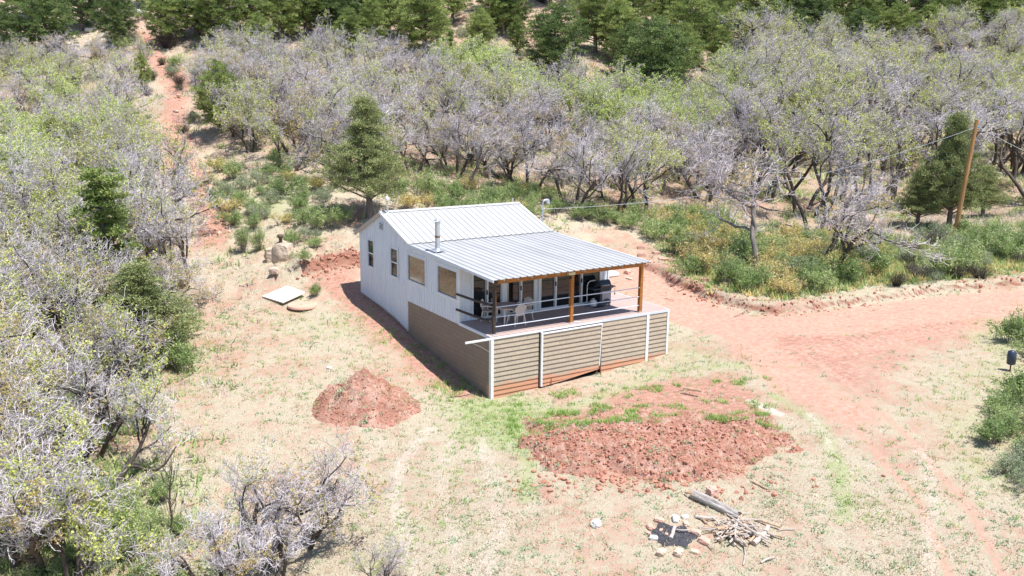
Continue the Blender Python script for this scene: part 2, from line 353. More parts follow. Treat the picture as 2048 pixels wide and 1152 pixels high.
def _tps():
    X = ctrl[:, :2]/_S; n = len(X); r2 = ((X[:, None]-X[None])**2).sum(-1)
    A = np.zeros((n+3, n+3)); A[:n, :n] = _phi(r2)+np.eye(n)*1e-4; A[:n, n] = 1; A[:n, n+1:] = X; A[n, :n] = 1; A[n+1:, :n] = X.T
    return X, np.linalg.solve(A, np.concatenate([ctrl[:, 2], np.zeros(3)]))
_X, _W = _tps()
def hbase(x, y):
    sh = np.shape(x); q = np.stack([np.ravel(x), np.ravel(y)], 1)/_S; out = np.empty(len(q))
    for i in range(0, len(q), 20000):
        c = q[i:i+20000]; r2 = ((c[:, None]-_X[None])**2).sum(-1)
        out[i:i+20000] = _phi(r2)@_W[:-3]+_W[-3]+c@_W[-2:]
    return out.reshape(sh)
def march(u, v, hf):
    r = ray(u, v); t = np.concatenate([np.arange(8, 80, .25), np.arange(80, 230, 1.)])
    P = CAM+t[:, None]*r; below = P[:, 2] < hf(P[:, 0], P[:, 1])
    k = int(np.argmax(below)) if below.any() else len(t)-1
    a, b = t[max(k-1, 0)], t[k]
    for _ in range(14):
        m = (a+b)/2; p = CAM+m*r
        if p[2] < hf(p[0:1], p[1:2])[0]: b = m
        else: a = m
    return CAM+b*r
def gpoly(pts): return np.array([march(u, v, hbase)[:2] for u, v in pts])
def dist_poly(x, y, L):
    """signed distance (left of travel positive) to a polyline"""
    best = np.full(np.shape(x), 1e9); sg = np.zeros(np.shape(x))
    for a, b in zip(L[:-1], L[1:]):
        d = b-a; q = d@d; t = np.clip(((x-a[0])*d[0]+(y-a[1])*d[1])/q, 0, 1)
        ex = x-a[0]-t*d[0]; ey = y-a[1]-t*d[1]; r = np.hypot(ex, ey); cr = d[0]*(y-a[1])-d[1]*(x-a[0])
        w = r < best; best = np.where(w, r, best); sg = np.where(w, np.sign(cr), sg)
    return best*sg
BANK = gpoly([(1255, 528), (1310, 545), (1370, 580), (1420, 598), (1480, 618), (1550, 628), (1640, 618), (1750, 602), (1880, 585), (2048, 570), (2300, 560)])
CUT = gpoly([(618, 545), (660, 533), (722, 528)])
CUT = np.vstack([CUT, [[1.5, 15.3], [4, 15.6], [8, 15.2]]])
def relief(x, y):
    sd = dist_poly(x, y, BANK)+.35*(fbm(x, y, 1.1, 3, 5)-.5)
    dz = .42*sstep(-.12, .2, sd)*np.exp(-np.clip(sd, 0, None)/5)
    sc = dist_poly(x, y, CUT)+.5*(fbm(x, y, .9, 3, 8)-.5)
    dz = dz+(.5+.9*(fbm(x, y, 2.6, 3, 19)-.5))*sstep(-.35, .35, sc)*np.exp(-np.clip(sc, 0, None)/4)*np.where(np.abs(sc) < 30, 1, 0)
    return dz
def h(x, y, fine=True):
    x = np.asarray(x, float); y = np.asarray(y, float)
    d = (x-CAM[0])*FH[0]+(y-CAM[1])*FH[1]
    z = hbase(x, y)+relief(x, y)
    far = sstep(48, 70, d)
    yard = 1-np.exp(-((x-4)**2+(y-6)**2)/120)
    z = z+(fbm(x, y, .22, 3, 1)-.5)*(.25*yard+1.4*far)+(fbm(x, y, 1.3, 3, 2)-.5)*(.10+.25*far)*(.3+.7*yard)
    if fine: z = z+(fbm(x, y, 5.5, 3, 3)-.5)*.05
    return z
_cache = {}
def at(u, v): return march(u, v, h)
def hz(x, y): return float(h(np.array([x]), np.array([y]))[0])

# --- ground sheet
dl = np.concatenate([np.arange(-90, 12, 6), np.arange(12, 17, .8), np.arange(17, 56, .15), np.arange(56, 100, .45), np.arange(100, 145, .9), np.arange(145, 262, 6)])
sl = np.concatenate([np.arange(-150, -60, 9), np.arange(-60, -25, .9), np.arange(-25, 27, .15), np.arange(27, 60, .9), np.arange(60, 151, 9)])
D, S = np.meshgrid(dl, sl, indexing='ij')
GX = CAM[0]+FH[0]*D+RH[0]*S; GY = CAM[1]+FH[1]*D+RH[1]*S; GZ = h(GX, GY)
GZ = np.where((GX > .15) & (GX < 7.2) & (GY > .2) & (GY < 12), GZ-.35, GZ)

def stroke(pts, w, soft=.5, gp=True):
    L = gpoly(pts) if gp else np.array(pts, float)
    return lambda x, y: 1-sstep(w/2*(1-soft), w/2*(1+soft), np.abs(dist_poly(x, y, L)))
def area(pts, soft=.8, gp=True):
    soft = soft*1.8+.8
    L = gpoly(pts) if gp else np.array(pts, float); L = np.vstack([L, L[:1]])
    def f(x, y):
        ins = np.zeros(np.shape(x), bool)
        for (x1, y1), (x2, y2) in zip(L[:-1], L[1:]):
            c = ((y1 > y) != (y2 > y)) & (x < (x2-x1)*(y-y1)/((y2-y1) or 1e-9)+x1); ins ^= c
        dd = np.abs(dist_poly(x, y, L)); return np.where(ins, .5+.5*sstep(0, soft, dd), .5-.5*sstep(0, soft, dd))
    return f
soil_m = [(stroke([(425, 480), (440, 430), (400, 385), (360, 330), (350, 240), (352, 150), (300, 95), (285, 40), (285, -20)], 2.3, .9), .8),
          (area([(625, 560), (640, 520), (735, 525), (735, 600), (830, 700), (900, 770), (860, 800), (760, 720), (690, 650), (640, 610)]), .85),
          (area([(560, 680), (700, 690), (760, 740), (700, 790), (560, 770)], 1.6), .42),
          (area([(330, 640), (560, 660), (600, 720), (420, 730)], 2.), .33),
          (area([(1070, 890), (1100, 820), (1250, 760), (1480, 730), (1560, 800), (1590, 900), (1500, 960), (1300, 1000), (1120, 985)], .6), .8),
          (area([(1230, 500), (1320, 530), (1480, 610), (1700, 600), (2060, 575), (2060, 660), (1900, 740), (1800, 820), (1640, 790), (1500, 740), (1340, 650), (1220, 590)], 1.6), .8),
          (stroke([(-.6, 13.5), (-.5, 9), (-.4, 5), (-.3, 1.0)], 1.9, .7, False), .9), (area([(1130, 450), (1240, 462), (1330, 500), (1330, 545), (1220, 520)], .5), .8),
          (stroke([(1560, 760), (1700, 860), (1850, 960), (2000, 1060)], 2.5, .9), .5),
          (stroke([(1500, 850), (1640, 950), (1690, 1150)], .8, .9), .4),
          (area([(380, 230), (500, 240), (560, 300), (430, 330)], 1.5), .5),
          (area([(640, 400), (760, 400), (790, 440), (680, 460)], 1.5), .8),
          (area([(1120, 440), (1330, 470), (1330, 540), (1220, 500)], 1.5), .6),
          (area([(960, -40), (2100, -40), (2100, 110), (1500, 100), (960, 90)], 4), .62), (area([(1180, 60), (1350, 40), (1380, 220), (1180, 220)], 4), .55), (area([(1380, 20), (1560, 0), (1700, 60), (1500, 80)], 4), .6),
          (area([(0, 60), (330, 60), (330, 160), (0, 180)], 4), .42),
          (stroke([(1400, 1060), (1560, 1070), (1700, 1090)], 1.4, .9), .35), (stroke([(690, 900), (800, 1010), (850, 1150)], 1, .9), .3),
          (stroke([(1080, 960), (1100, 1010)], .5, .9), .6)]
green_m = [(area([(880, 800), (985, 795), (1075, 800), (1090, 850), (1050, 900), (940, 880)], .3), 1.0),
           (stroke([(1030, 860), (1060, 930), (1050, 1000)], .8, .9), .6), (area([(640, 740), (820, 740), (860, 780), (700, 720)], 1), .5),
           (area([(560, 620), (730, 630), (740, 670), (590, 660)], 1.), .65), (area([(560, 720), (640, 740), (630, 800), (560, 780)], 1), .45),
           (area([(1340, 650), (1440, 690), (1520, 730), (1340, 760), (1290, 740)], 1), .55),
           (stroke([(1080, 840), (1180, 800), (1330, 740), (1480, 730)], 1, .9), .5),
           (stroke([(1550, 790), (1640, 850), (1680, 940), (1690, 1040)], .7, .9), .6),
           (area([(1680, 850), (1800, 900), (1900, 1000), (1740, 1010)], 1.5), .42),
           (area([(1960, 640), (2070, 610), (2070, 720), (1980, 700)], .8), .8), (area([(1920, 760), (2070, 720), (2070, 960), (1950, 930)], 1.2), .8),
           (area([(150, 930), (330, 930), (360, 1150), (100, 1150), (120, 1000)], 1.5), .75), (area([(270, 640), (420, 640), (400, 760), (270, 740)], 1.5), .7),
           (area([(380, 330), (680, 330), (690, 470), (560, 520), (430, 480)], 2.), .5),
           (area([(800, 400), (1330, 420), (1340, 470), (1100, 440)], 2), .55), (area([(1330, 480), (1760, 470), (2060, 470), (2060, 560), (1550, 600), (1400, 560)], 2), .6),
           (area([(820, 900), (900, 930), (880, 1040), (820, 1040)], 1.), .38)]
litter_m = [(area([(-400, 1150), (260, 1150), (200, 950), (300, 740), (400, 520), (400, 400), (330, 330), (330, 120), (-400, 100)], 2), .62),
            (area([(330, 250), (560, 340), (820, 410), (1100, 440), (1450, 460), (1650, 530), (1900, 470), (2400, 470), (2400, 0), (330, 0)], 2), .66)]
road_m = [(stroke([(2300, 585), (2048, 602), (1850, 622), (1650, 648), (1480, 655), (1370, 620), (1290, 572), (1235, 545)], 3.4, .5), .95),
          (area([(1480, 650), (1900, 640), (2060, 660), (1960, 720), (1870, 800), (1830, 900), (1700, 840), (1560, 740)], 2.6), .57), (stroke([(1480, 655), (1520, 700), (1600, 770), (1700, 830)], 2.6, .9), .75), (stroke([(2048, 640), (1850, 665), (1680, 700), (1560, 700)], 2.4, .9), .52),
          (stroke([(1500, 690), (1610, 770), (1730, 880), (1840, 1010), (1900, 1150)], .45, .9), .62), (stroke([(1580, 690), (1700, 770), (1820, 880), (1930, 1000), (2010, 1150)], .45, .9), .6),
          (stroke([(2048, 590), (1850, 608), (1650, 634), (1480, 640), (1380, 605)], .5, .9), .9)]
pale_m = [(stroke([(1620, 830), (1650, 870), (1665, 920)], .5, .95), .5), (area([(1360, 790), (1460, 770), (1480, 800), (1400, 815)], .5), .52),
          (stroke([(1500, 800), (1560, 830)], .5, .9), .7), (stroke([(740, 800), (860, 820), (930, 800)], .9, .9), .4),
          (stroke([(860, 860), (800, 930), (790, 1010), (830, 1150)], .9, .95), .5), (stroke([(960, 880), (990, 980), (1000, 1060), (960, 1150)], 1.0, .95), .48), (stroke([(760, 880), (690, 990), (640, 1060)], .8, .95), .45), (stroke([(900, 880), (880, 960), (900, 1060), (930, 1150)], .8, .95), .45), (stroke([(1840, 900), (1870, 1000), (1850, 1150)], .9, .95), .46),
          (stroke([(1740, 920), (1760, 1040), (1740, 1150)], .5, .9), .4)]
dark_m = []
def compose(lst, x, y):
    r = np.zeros(np.shape(x))
    for f, s in lst: r = np.maximum(r, f(x, y)*s)
    return r
mS = compose(soil_m, GX, GY); mG = compose(green_m, GX, GY); mL = compose(litter_m, GX, GY); mR = compose(road_m, GX, GY); mP = compose(pale_m, GX, GY)
bd = dist_poly(GX, GY, BANK)+.35*(fbm(GX, GY, 1.1, 3, 5)-.5); cd = dist_poly(GX, GY, CUT)
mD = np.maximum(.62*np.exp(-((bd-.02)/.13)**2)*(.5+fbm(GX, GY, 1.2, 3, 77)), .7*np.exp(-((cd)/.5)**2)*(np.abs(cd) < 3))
mS = np.maximum(mS, .40); mG = np.maximum(mG, .20)
for _m, _sd in ((mS, 301), (mG, 305)):
    _m += (fbm(GX, GY, .35, 4, _sd)-.5)*.34
mS = np.where(bd > .4, np.minimum(mS, .5), mS); mR = np.where(bd > .2, 0, mR)
me = bpy.data.meshes.new('ground'); nd, ns = GX.shape
me.vertices.add(nd*ns); me.vertices.foreach_set('co', np.stack([GX, GY, GZ], -1).astype(np.float32).ravel())
ii = (np.arange(nd-1)[:, None]*ns+np.arange(ns-1)[None]).ravel(); Q = np.stack([ii, ii+1, ii+ns+1, ii+ns], 1)[:, ::-1]
me.loops.add(Q.size); me.loops.foreach_set('vertex_index', Q.astype(np.int32).ravel())
me.polygons.add(len(Q)); me.polygons.foreach_set('loop_start', (np.arange(len(Q))*4).astype(np.int32)); me.polygons.foreach_set('use_smooth', np.ones(len(Q), bool))
one = np.ones(GX.shape)
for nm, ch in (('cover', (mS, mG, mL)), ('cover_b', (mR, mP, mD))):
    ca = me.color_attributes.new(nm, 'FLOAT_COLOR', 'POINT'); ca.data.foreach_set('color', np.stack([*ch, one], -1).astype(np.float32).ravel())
me.materials.append(M['ground']); me.update(calc_edges=True)
g = bpy.data.objects.new('ground', me); COL.objects.link(g); g['kind'] = 'structure'

# ------------------------------------------------------------------ cabin
cab = empty('cabin', (0, 0, -2.2), 0, 'white ribbed metal cabin with covered porch and shingle skirted deck', 'house')
def part(mb, name, parent=cab, label=None):
    o = mb.build(name); o.parent = parent
    wl = Vector((0, 0, 0)); p = parent
    while p is not None: wl += Vector(p.location); p = p.parent
    o.location = -wl if parent is not None else (0, 0, 0)
    if label: o['label'] = label
    return o
W0, W1, WF, WR = 0.0, 7.3, 2.45, 12.3
RY, RZ, BY, BZ, EY, EZ, REY, REZ = 9.71, 3.48, 6.76, 2.486, -.33, 2.209, 12.62, 2.19
def roof_z(y): return np.interp(y, [EY, BY, RY, REY], [EZ, BZ, RZ, REZ])
def ribbed(y0, y1, zlo, zhi, holes, place, pitch=.152, amp=.024):
    """ribbed sheet between zlo(y) and zhi(y); holes = (ya, yb, za, zb)"""
    k = np.arange(math.floor(y0/pitch), math.ceil(y1/pitch)+1)*pitch
    ys = set([y0, y1]+[q for hh in holes for q in hh[:2]])
    for a in k:
        for o in (-.034, -.020, .020, .034): ys.add(a+o)
    ys = sorted(q for q in ys if y0 <= q <= y1)
    ys = [ys[0]]+[b for a, b in zip(ys[:-1], ys[1:]) if b-a > 1e-4]
    def off(y):
        t = abs((y/pitch+.5) % 1-.5)*pitch; return amp*(1-float(np.clip((t-.020)/.014, 0, 1)))
    V = []; F = []
    for a, b in zip(ys[:-1], ys[1:]):
        mid = (a+b)/2; spans = [(zlo, zhi)]
        for ya, yb, za, zb in holes:
            if ya-1e-6 <= mid <= yb+1e-6: spans = [(zlo, lambda y, z=za: z), (lambda y, z=zb: z, zhi)]
        for lo, hi in spans:
            n = len(V); V += [place(a, lo(a), off(a)), place(b, lo(b), off(b)), place(b, hi(b), off(b)), place(a, hi(a), off(a))]; F.append((n, n+1, n+2, n+3))
    return V, F
WINS = [(10.62, 11.34, .72, 2.03), (8.02, 8.79, .72, 2.03), (5.30, 7.03, .84, 2.02), (2.56, 4.26, .84, 2.02)]
mb = MB()
step = [(7.04, -1.46), (8.4, -1.46), (8.4, -1.2), (9.6, -1.2), (9.6, -1.0), (11, -1.0), (11, -.86), (12.3, -.86)]
def side_lo(y):
    if y < 7.06: return -.1
    return float(np.interp(y, [7.06, 8.3, 9.78, 9.80, 11, 12.3], [-1.46, -1.17, -.95, -.95, -.86, -.74]))
V, F = ribbed(WF, WR, side_lo, lambda y: float(roof_z(y))-.05, WINS, lambda y, z, o: (-o, y, z), .23, .032)
mb.add(V, F, 'whitemetal')
mb.box(-.02, .03, WR-.005, WR+.03, -.74, 2.3, 'trim'); mb.box(-.035, .05, WF-.03, WF+.03, 0.0, 2.27, 'trim')
for ya, yb, za, zb in WINS: mb.box(.03, .12, ya-.02, yb+.02, za-.02, zb+.02, 'interior')
part(mb, 'side_wall')
mb = MB(); V, F = ribbed(WF, WR, lambda y: -1.2 if y > 7 else -.1, lambda y: float(roof_z(y))-.05, [], lambda y, z, o: (W1+o, y, z)); mb.add(V, F, 'whitemetal')
part(mb, 'side_wall')
mb = MB(); V, F = ribbed(W0+.03, W1, lambda y: -.9, lambda y: 2.28, [], lambda y, z, o: (y, WR+o, z)); mb.add(V, F, 'whitemetal'); part(mb, 'rear_wall')
DOORS = [(.56, 1.92, 0), (2.17, 3.50, 0), (3.77, 5.33, 0), (5.42, 6.88, 0)]
mb = MB(); V, F = ribbed(W0, W1+.01, lambda y: .01, lambda y: 2.27, [(a, b, .02, 2.06) for a, b, _ in DOORS], lambda y, z, o: (y, WF-o, z), .228, .02); mb.add(V, F, 'whitemetal')
mb.box(1.90, 2.19, WF-.05, WF-.03, .02, 2.12, 'trim'); mb.box(3.49, 3.60, WF-.05, WF-.03, .02, 2.12, 'trim'); mb.box(3.68, 3.76, WF-.05, WF-.03, .02, 2.12, 'trim')
mb.box(W1-.03, W1+.04, WF-.04, WF+.02, -.05, 2.26, 'trim')
part(mb, 'front_wall')
mb = MB(); mb.box(.25, 7.1, WF+1.6, WF+1.65, .0, 2.2, 'interior'); mb.box(.25, 7.1, WF+.06, WF+1.6, -.06, -.02, 'interior')
part(mb, 'interior')
# windows
for i, (ya, yb, za, zb) in enumerate(WINS):
    w = MB(); t = .05 if i < 2 else .055; pr = -.045
    w.box(pr, .03, ya, ya+t, za, zb, 'bluegrey'); w.box(pr, .03, yb-t, yb, za, zb, 'bluegrey'); w.box(pr, .03, ya+t, yb-t, zb-t, zb, 'bluegrey'); w.box(pr-.012, .03, ya+t, yb-t, za, za+t, 'bluegrey')
    w.box(-.028, -.022, ya-.06, yb+.06, zb, zb+.07, 'trim'); w.box(-.028, -.022, ya-.06, yb+.06, za-.07, za, 'trim')
    w.box(-.028, -.022, ya-.06, ya-.001, za, zb, 'trim'); w.box(-.028, -.022, yb+.001, yb+.06, za, zb, 'trim')
    if i < 2: w.box(-.025, .02, ya+t, yb-t, (za+zb)/2-.025, (za+zb)/2+.025, 'trim')
    wo = part(w, 'window', label=['narrow sash window nearest the back corner', 'narrow sash window nearer the middle', 'wide picture window left of the other', 'wide picture window next to the porch'][i])
    q = MB(); q.box(.0, .006, ya+t, yb-t, za+t, zb-t, 'painted_reflection' if i > 1 else 'glass'); part(q, 'pane', wo)
# doors
for i, (a, b, _) in enumerate(DOORS):
    d = MB(); t = .05; y0 = WF-.05; y1 = WF+.03; mid = (a+b)/2+(.02 if i != 3 else -.25)
    d.box(a, a+t, y0, y1, .02, 2.06, 'trim'); d.box(b-t, b, y0, y1, .02, 2.06, 'trim'); d.box(a+t, b-t, y0, y1, 2.0, 2.06, 'trim'); d.box(a+t, b-t, y0, y1, .02, .10, 'trim')
    d.box(mid-.035, mid+.035, y0+.008, y1-.01, .10, 2.0, 'trim'); d.box(mid-.11, mid-.036, y0+.02, y1-.01, .10, 2.0, 'grillgrey')
    do = part(d, 'sliding_door', label='sliding glass door, '+['first', 'second', 'third', 'fourth'][i]+' from the side wall')
    for k, (p0, p1) in enumerate(((a+t, mid-.11), (mid+.035, b-t))):
        q = MB(); q.box(p0, p1, WF-.005 if k else WF+.01, WF+.0 if k else WF+.015, .10, 2.0, 'glass'); part(q, 'pane', do)
    q = MB(); q.box(mid-.05, mid-.015, y0-.03, y0+.007, .98, 1.16, 'black'); part(q, 'handle', do)
# foundation strip
mb = MB()
V = []; ysf = np.linspace(7.06, 12.32, 28); zg = h(np.full(28, -.05), ysf)
for y, zz in zip(ysf, zg): V += [(.02, y, zz-.3), (.02, y, side_lo(min(y, 12.3))+.03)]
mb.add(V, [(2*i, 2*i+1, 2*i+3, 2*i+2) for i in range(27)], 'conc'); mb.box(.03, 7.25, 7.2, 12.2, -2.2, -.6, 'conc'); part(mb, 'foundation')
# roofs
def roof_sheet(x0, x1, ya, za, yb, zb, pitch=.305, amp=.036, name='roof', th=.012, lap=0):
    xs = set([x0, x1])
    for k in range(int(x0/pitch)-2, int(x1/pitch)+2):
        c = k*pitch+.12
        for o in (-.042, -.016, .016, .042): xs.add(c+o)
    xs = sorted(q for q in xs if x0 <= q <= x1)
    def off(x):
        t = (x-.12)/pitch; t = abs((t+.5) % 1-.5)*pitch; r = amp*(1-float(np.clip((t-.016)/.026, 0, 1)))
        return r
    n = np.array([0, -(zb-za), (yb-ya)]); n = n/np.linalg.norm(n)*(1 if yb > ya else -1)
    V = []
    for x in xs:
        for y, z in ((ya, za), (yb, zb)): V.append(np.array([x, y, z])+n*off(x))
    for x in xs:
        for y, z in ((ya, za), (yb, zb)): V.append(np.array([x, y, z])+n*(off(x)-th))
    k = len(xs); F = []
    for i in range(k-1):
        F += [(2*i, 2*i+1, 2*i+3, 2*i+2), (2*k+2*i, 2*k+2*i+2, 2*k+2*i+3, 2*k+2*i+1), (2*i, 2*i+2, 2*k+2*i+2, 2*k+2*i), (2*i+1, 2*k+2*i+1, 2*k+2*i+3, 2*i+3)]
    return V, F
XL, XR = -.1, 7.32
mb = MB(); V, F = roof_sheet(XL, XR, RY, RZ, BY-.10, BZ-.0, ); mb.add(V, F, 'roofmetal'); V, F = roof_sheet(XL, XR, RY, RZ, REY, REZ); mb.add(V, F, 'roofmetal')
ro = part(mb, 'roof')
mb = MB()
for s_, y1 in ((1, RY-.17), (-1, RY+.17)):
    zz = float(roof_z(y1))+.034
    mb.add([(XL-.02, RY, RZ+.045), (XR+.02, RY, RZ+.045), (XR+.02, y1, zz), (XL-.02, y1, zz)], [(0, 1, 2, 3)], 'roofmetal')
part(mb, 'ridge_cap', ro)
mb = MB()   # tan fascia on the back slope, white rake trims
for x0 in (XL-.05,):
    mb.beam((x0+.02, RY-.0, RZ-.10), (x0+.02, REY+.02, REZ-.10), .03, .17, 'tanboard', up=(0, 0, 1))
part(mb, 'fascia_board', ro, 'bare tan board under the back slope')
mb = MB(); mb.beam((XL-.015, RY, RZ-.035), (XL-.015, BY, BZ-.035), .03, .10, 'trim'); part(mb, 'rake_trim', ro); mb = MB(); mb.beam((XR+.01, RY, RZ-.04), (XR+.01, BY, BZ-.04), .03, .09, 'trim'); part(mb, 'rake_trim', ro)
mb = MB(); V, F = roof_sheet(XL, XR, EY, EZ, BY+.05, BZ-.035); mb.add(V, F, 'roofgrey'); pr = part(mb, 'porch_roof')
mb = MB(); mb.beam((XL-.015, EY+.01, EZ-.05), (XL-.015, BY, BZ-.06), .03, .11, 'bluegrey'); part(mb, 'rake_trim', pr); mb = MB(); mb.beam((XR+.005, EY+.01, EZ-.045), (XR+.005, BY, BZ-.055), .03, .08, 'trim'); part(mb, 'rake_trim', pr)
mb = MB()
for x in np.arange(.42, 7.2, .61): mb.beam((x, EY+.12, EZ-.075), (x, WF-.05, 2.19), .04, .09, 'tanboard')
part(mb, 'rafter', pr)
# gable vent
mb = MB(); mb.box(-.05, -.017, 9.46, 9.93, 2.64, 3.0, 'bluegrey'); mb.box(-.056, -.0505, 9.52, 9.87, 2.69, 2.95, 'black')
for k in range(4): mb.box(-.064, -.0565, 9.53, 9.86, 2.71+k*.06, 2.732+k*.06, 'trim')
part(mb, 'gable_vent')
# chimney and pipes
def zr(y): return float(roof_z(y))
mb = MB(); cx, cy = .33, 4.9
mb.tube([(cx, cy, zr(cy)-.05), (cx, cy, 3.02), (cx, cy, 3.6)], .10, 'zinc', 18); mb.tube([(cx, cy, 2.98), (cx, cy, 3.06)], .108, 'rust', 18)
mb.tube([(cx, cy, zr(cy)), (cx, cy, zr(cy)+.12)], [.2, .12], 'zinc', 18); mb.box(cx-.26, cx+.26, cy-.26, cy+.26, zr(cy)+.028, zr(cy)+.04, 'zinc')
for a in range(4): mb.tube([(cx+.085*math.cos(a*1.57), cy+.085*math.sin(a*1.57), 3.58), (cx+.085*math.cos(a*1.57), cy+.085*math.sin(a*1.57), 3.70)], .008, 'zinc', 4)
mb.tube([(cx, cy, 3.68), (cx, cy, 3.70), (cx, cy, 3.74)], [.15, .15, .04], 'zinc', 18); part(mb, 'chimney')
mb = MB(); vx, vy = .17, 9.45; mb.tube([(vx, vy, zr(vy)-.02), (vx, vy, 4.02)], .04, 'zinc', 12); mb.tube([(vx, vy, 4.0), (vx, vy, 4.04), (vx, vy, 4.13), (vx, vy, 4.2)], [.05, .085, .085, .03], 'trim', 12)
mb.tube([(vx, vy, zr(vy)), (vx, vy, zr(vy)+.07)], [.11, .05], 'trim', 12); part(mb, 'vent_pipe')
mb = MB(); mb.tube([(6.98, 9.72, 3.5), (6.98, 9.72, 3.72)], .02, 'trim', 8); part(mb, 'vent_pipe')
mb = MB(); mx, my = 7.47, 7.8
mb.tube([(mx, my, .3), (mx, my, 3.72), (mx+.04, my, 3.80), (mx+.14, my, 3.82), (mx+.2, my, 3.76)], .032, 'zinc', 10); mb.tube([(mx+.05, my, 3.78), (mx+.22, my-.02, 3.80)], [.06, .055], 'zinc', 10)
mb.tube([(mx+.3, my, 3.62), (mx+.3, my, 3.84)], [.09, .05], 'zinc', 10); mb.tube([(mx-.06, my, 3.36), (mx+.12, my, 3.38)], .015, 'zinc', 6); mb.box(7.33, 7.42, my-.15, my+.15, .4, .9, 'zinc')
part(mb, 'service_mast')
# deck
DX = 8.69
mb = MB(); rngb = random.Random(4); y = .0; k = 0
while y < 2.43:
    w = .138; mb.box(.0, DX, y, min(y+w-.008, 2.44), -.035, -.001+rngb.uniform(-.002, .002), 'deckwood'); y += w
y = 2.45
while y < 4.6: mb.box(7.42, DX, y, y+.130, -.035, -.001, 'deckwood'); y += .138
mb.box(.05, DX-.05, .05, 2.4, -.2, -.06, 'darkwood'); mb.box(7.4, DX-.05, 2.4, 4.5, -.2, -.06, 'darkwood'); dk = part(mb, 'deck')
mb = MB()
mb.beam((-1.12, -.028, -.075), (5.12, -.028, -.055), .035, .075, 'trim'); mb.box(5.14, DX+.02, -.03, -.005, -.10, -.01, 'bluegrey')
mb.box(-.03, -.002, -.005, 2.46, -.12, .0, 'bluegrey'); mb.box(DX, DX+.02, -.004, 4.6, -.14, -.0, 'trim'); part(mb, 'fascia_board', dk, 'white edging board running past the deck corner')
mb = MB(); mb.tube([(-.85, -.03, -.10), (-.4, -.03, -.35), (-.03, -.05, -.62)], .008, 'zinc', 5); part(mb, 'brace_wire', dk)
# skirting: real overlapping courses
def courses(mb, x0, x1, zlo_f, ztop, place, m, ex=.18, lip=.034):
    k = 0; z = ztop
    while True:
        zb = z-ex; lo = min(zlo_f(x0), zlo_f(x1))
        if z < lo-.05: break
        N = max(2, int((x1-x0)/.5)+1); xs = np.linspace(x0, x1, N); V = []; F = []
        jit = [rngb.uniform(-.004, .004) for _ in xs]
        for x, j in zip(xs, jit):
            b = max(zb, zlo_f(x)-.02)+j; t = max(z+.012, b+.001)
            V += [place(x, t, .0), place(x, b, lip), place(x, b-.0, -.004)]
        for i in range(N-1): F += [(3*i, 3*i+3, 3*i+4, 3*i+1), (3*i+1, 3*i+4, 3*i+5, 3*i+2)]
        mb.add(V, F, m); z = zb; k += 1
zl = lambda x: float(np.interp(x, [0, 2.1, 5.06, 7.5, 8.6], [-2.42, -2.34, -2.24, -2.06, -1.93]))-.05
mb = MB(); courses(mb, .09, 2.1, zl, -.12, lambda x, z, o: (x, -.0-o, z), 'shingle'); courses(mb, 5.15, 7.44, zl, -.11, lambda x, z, o: (x, 0-o, z), 'shingle'); courses(mb, 7.60, 8.56, zl, -.11, lambda x, z, o: (x, 0-o, z), 'shingle')
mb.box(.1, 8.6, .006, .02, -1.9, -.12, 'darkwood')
sk = part(mb, 'skirting', label='front tan shingle skirting splashed with red dirt')
mb = MB(); courses(mb, 2.26, 5.04, lambda x: float(np.interp(x, [2.26, 3.4, 5.04], [-2.27, -2.17, -1.98])), -.17, lambda x, z, o: (x, -.075-o, z), 'shingle')
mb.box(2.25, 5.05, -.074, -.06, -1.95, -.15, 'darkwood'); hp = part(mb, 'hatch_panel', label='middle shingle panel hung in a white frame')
mb = MB(); mb.box(2.17, 2.25, -.115, -.03, -2.28, -.12, 'trim'); mb.beam((2.25, -.10, -.165), (5.10, -.10, -.150), .04, .06, 'trim'); mb.beam((5.07, -.095, -.17), (5.0, -.095, -1.9), .045, .04, 'trim', up=(1, 0, 0)); mb.box(2.11, 2.165, -.02, -.003, -2.3, -.12, 'darkwood')
part(mb, 'frame', hp)
mb = MB(); mb.box(-.035, .085, -.05, .10, -2.47, -.125, 'trim'); part(mb, 'corner_trim', sk)
mb = MB(); mb.box(7.45, 7.59, -.045, -.02, -2.1, -.11, 'trim'); part(mb, 'corner_trim', sk)
mb = MB(); mb.box(8.57, 8.67, -.045, .06, -1.98, -.11, 'trim'); part(mb, 'corner_trim', sk)
sl_ = lambda y: float(np.interp(y, [0, 3.03, 5.48, 7.04], [-2.42, -2.12, -1.8, -1.56]))-.06
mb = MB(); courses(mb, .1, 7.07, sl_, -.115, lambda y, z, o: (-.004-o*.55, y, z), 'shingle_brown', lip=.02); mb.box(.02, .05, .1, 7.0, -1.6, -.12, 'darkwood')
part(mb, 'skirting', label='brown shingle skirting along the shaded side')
mb = MB(); courses(mb, .1, 4.5, lambda y: -1.9+.1*y, -.13, lambda y, z, o: (8.63+o, y, z), 'shingle'); part(mb, 'skirting')
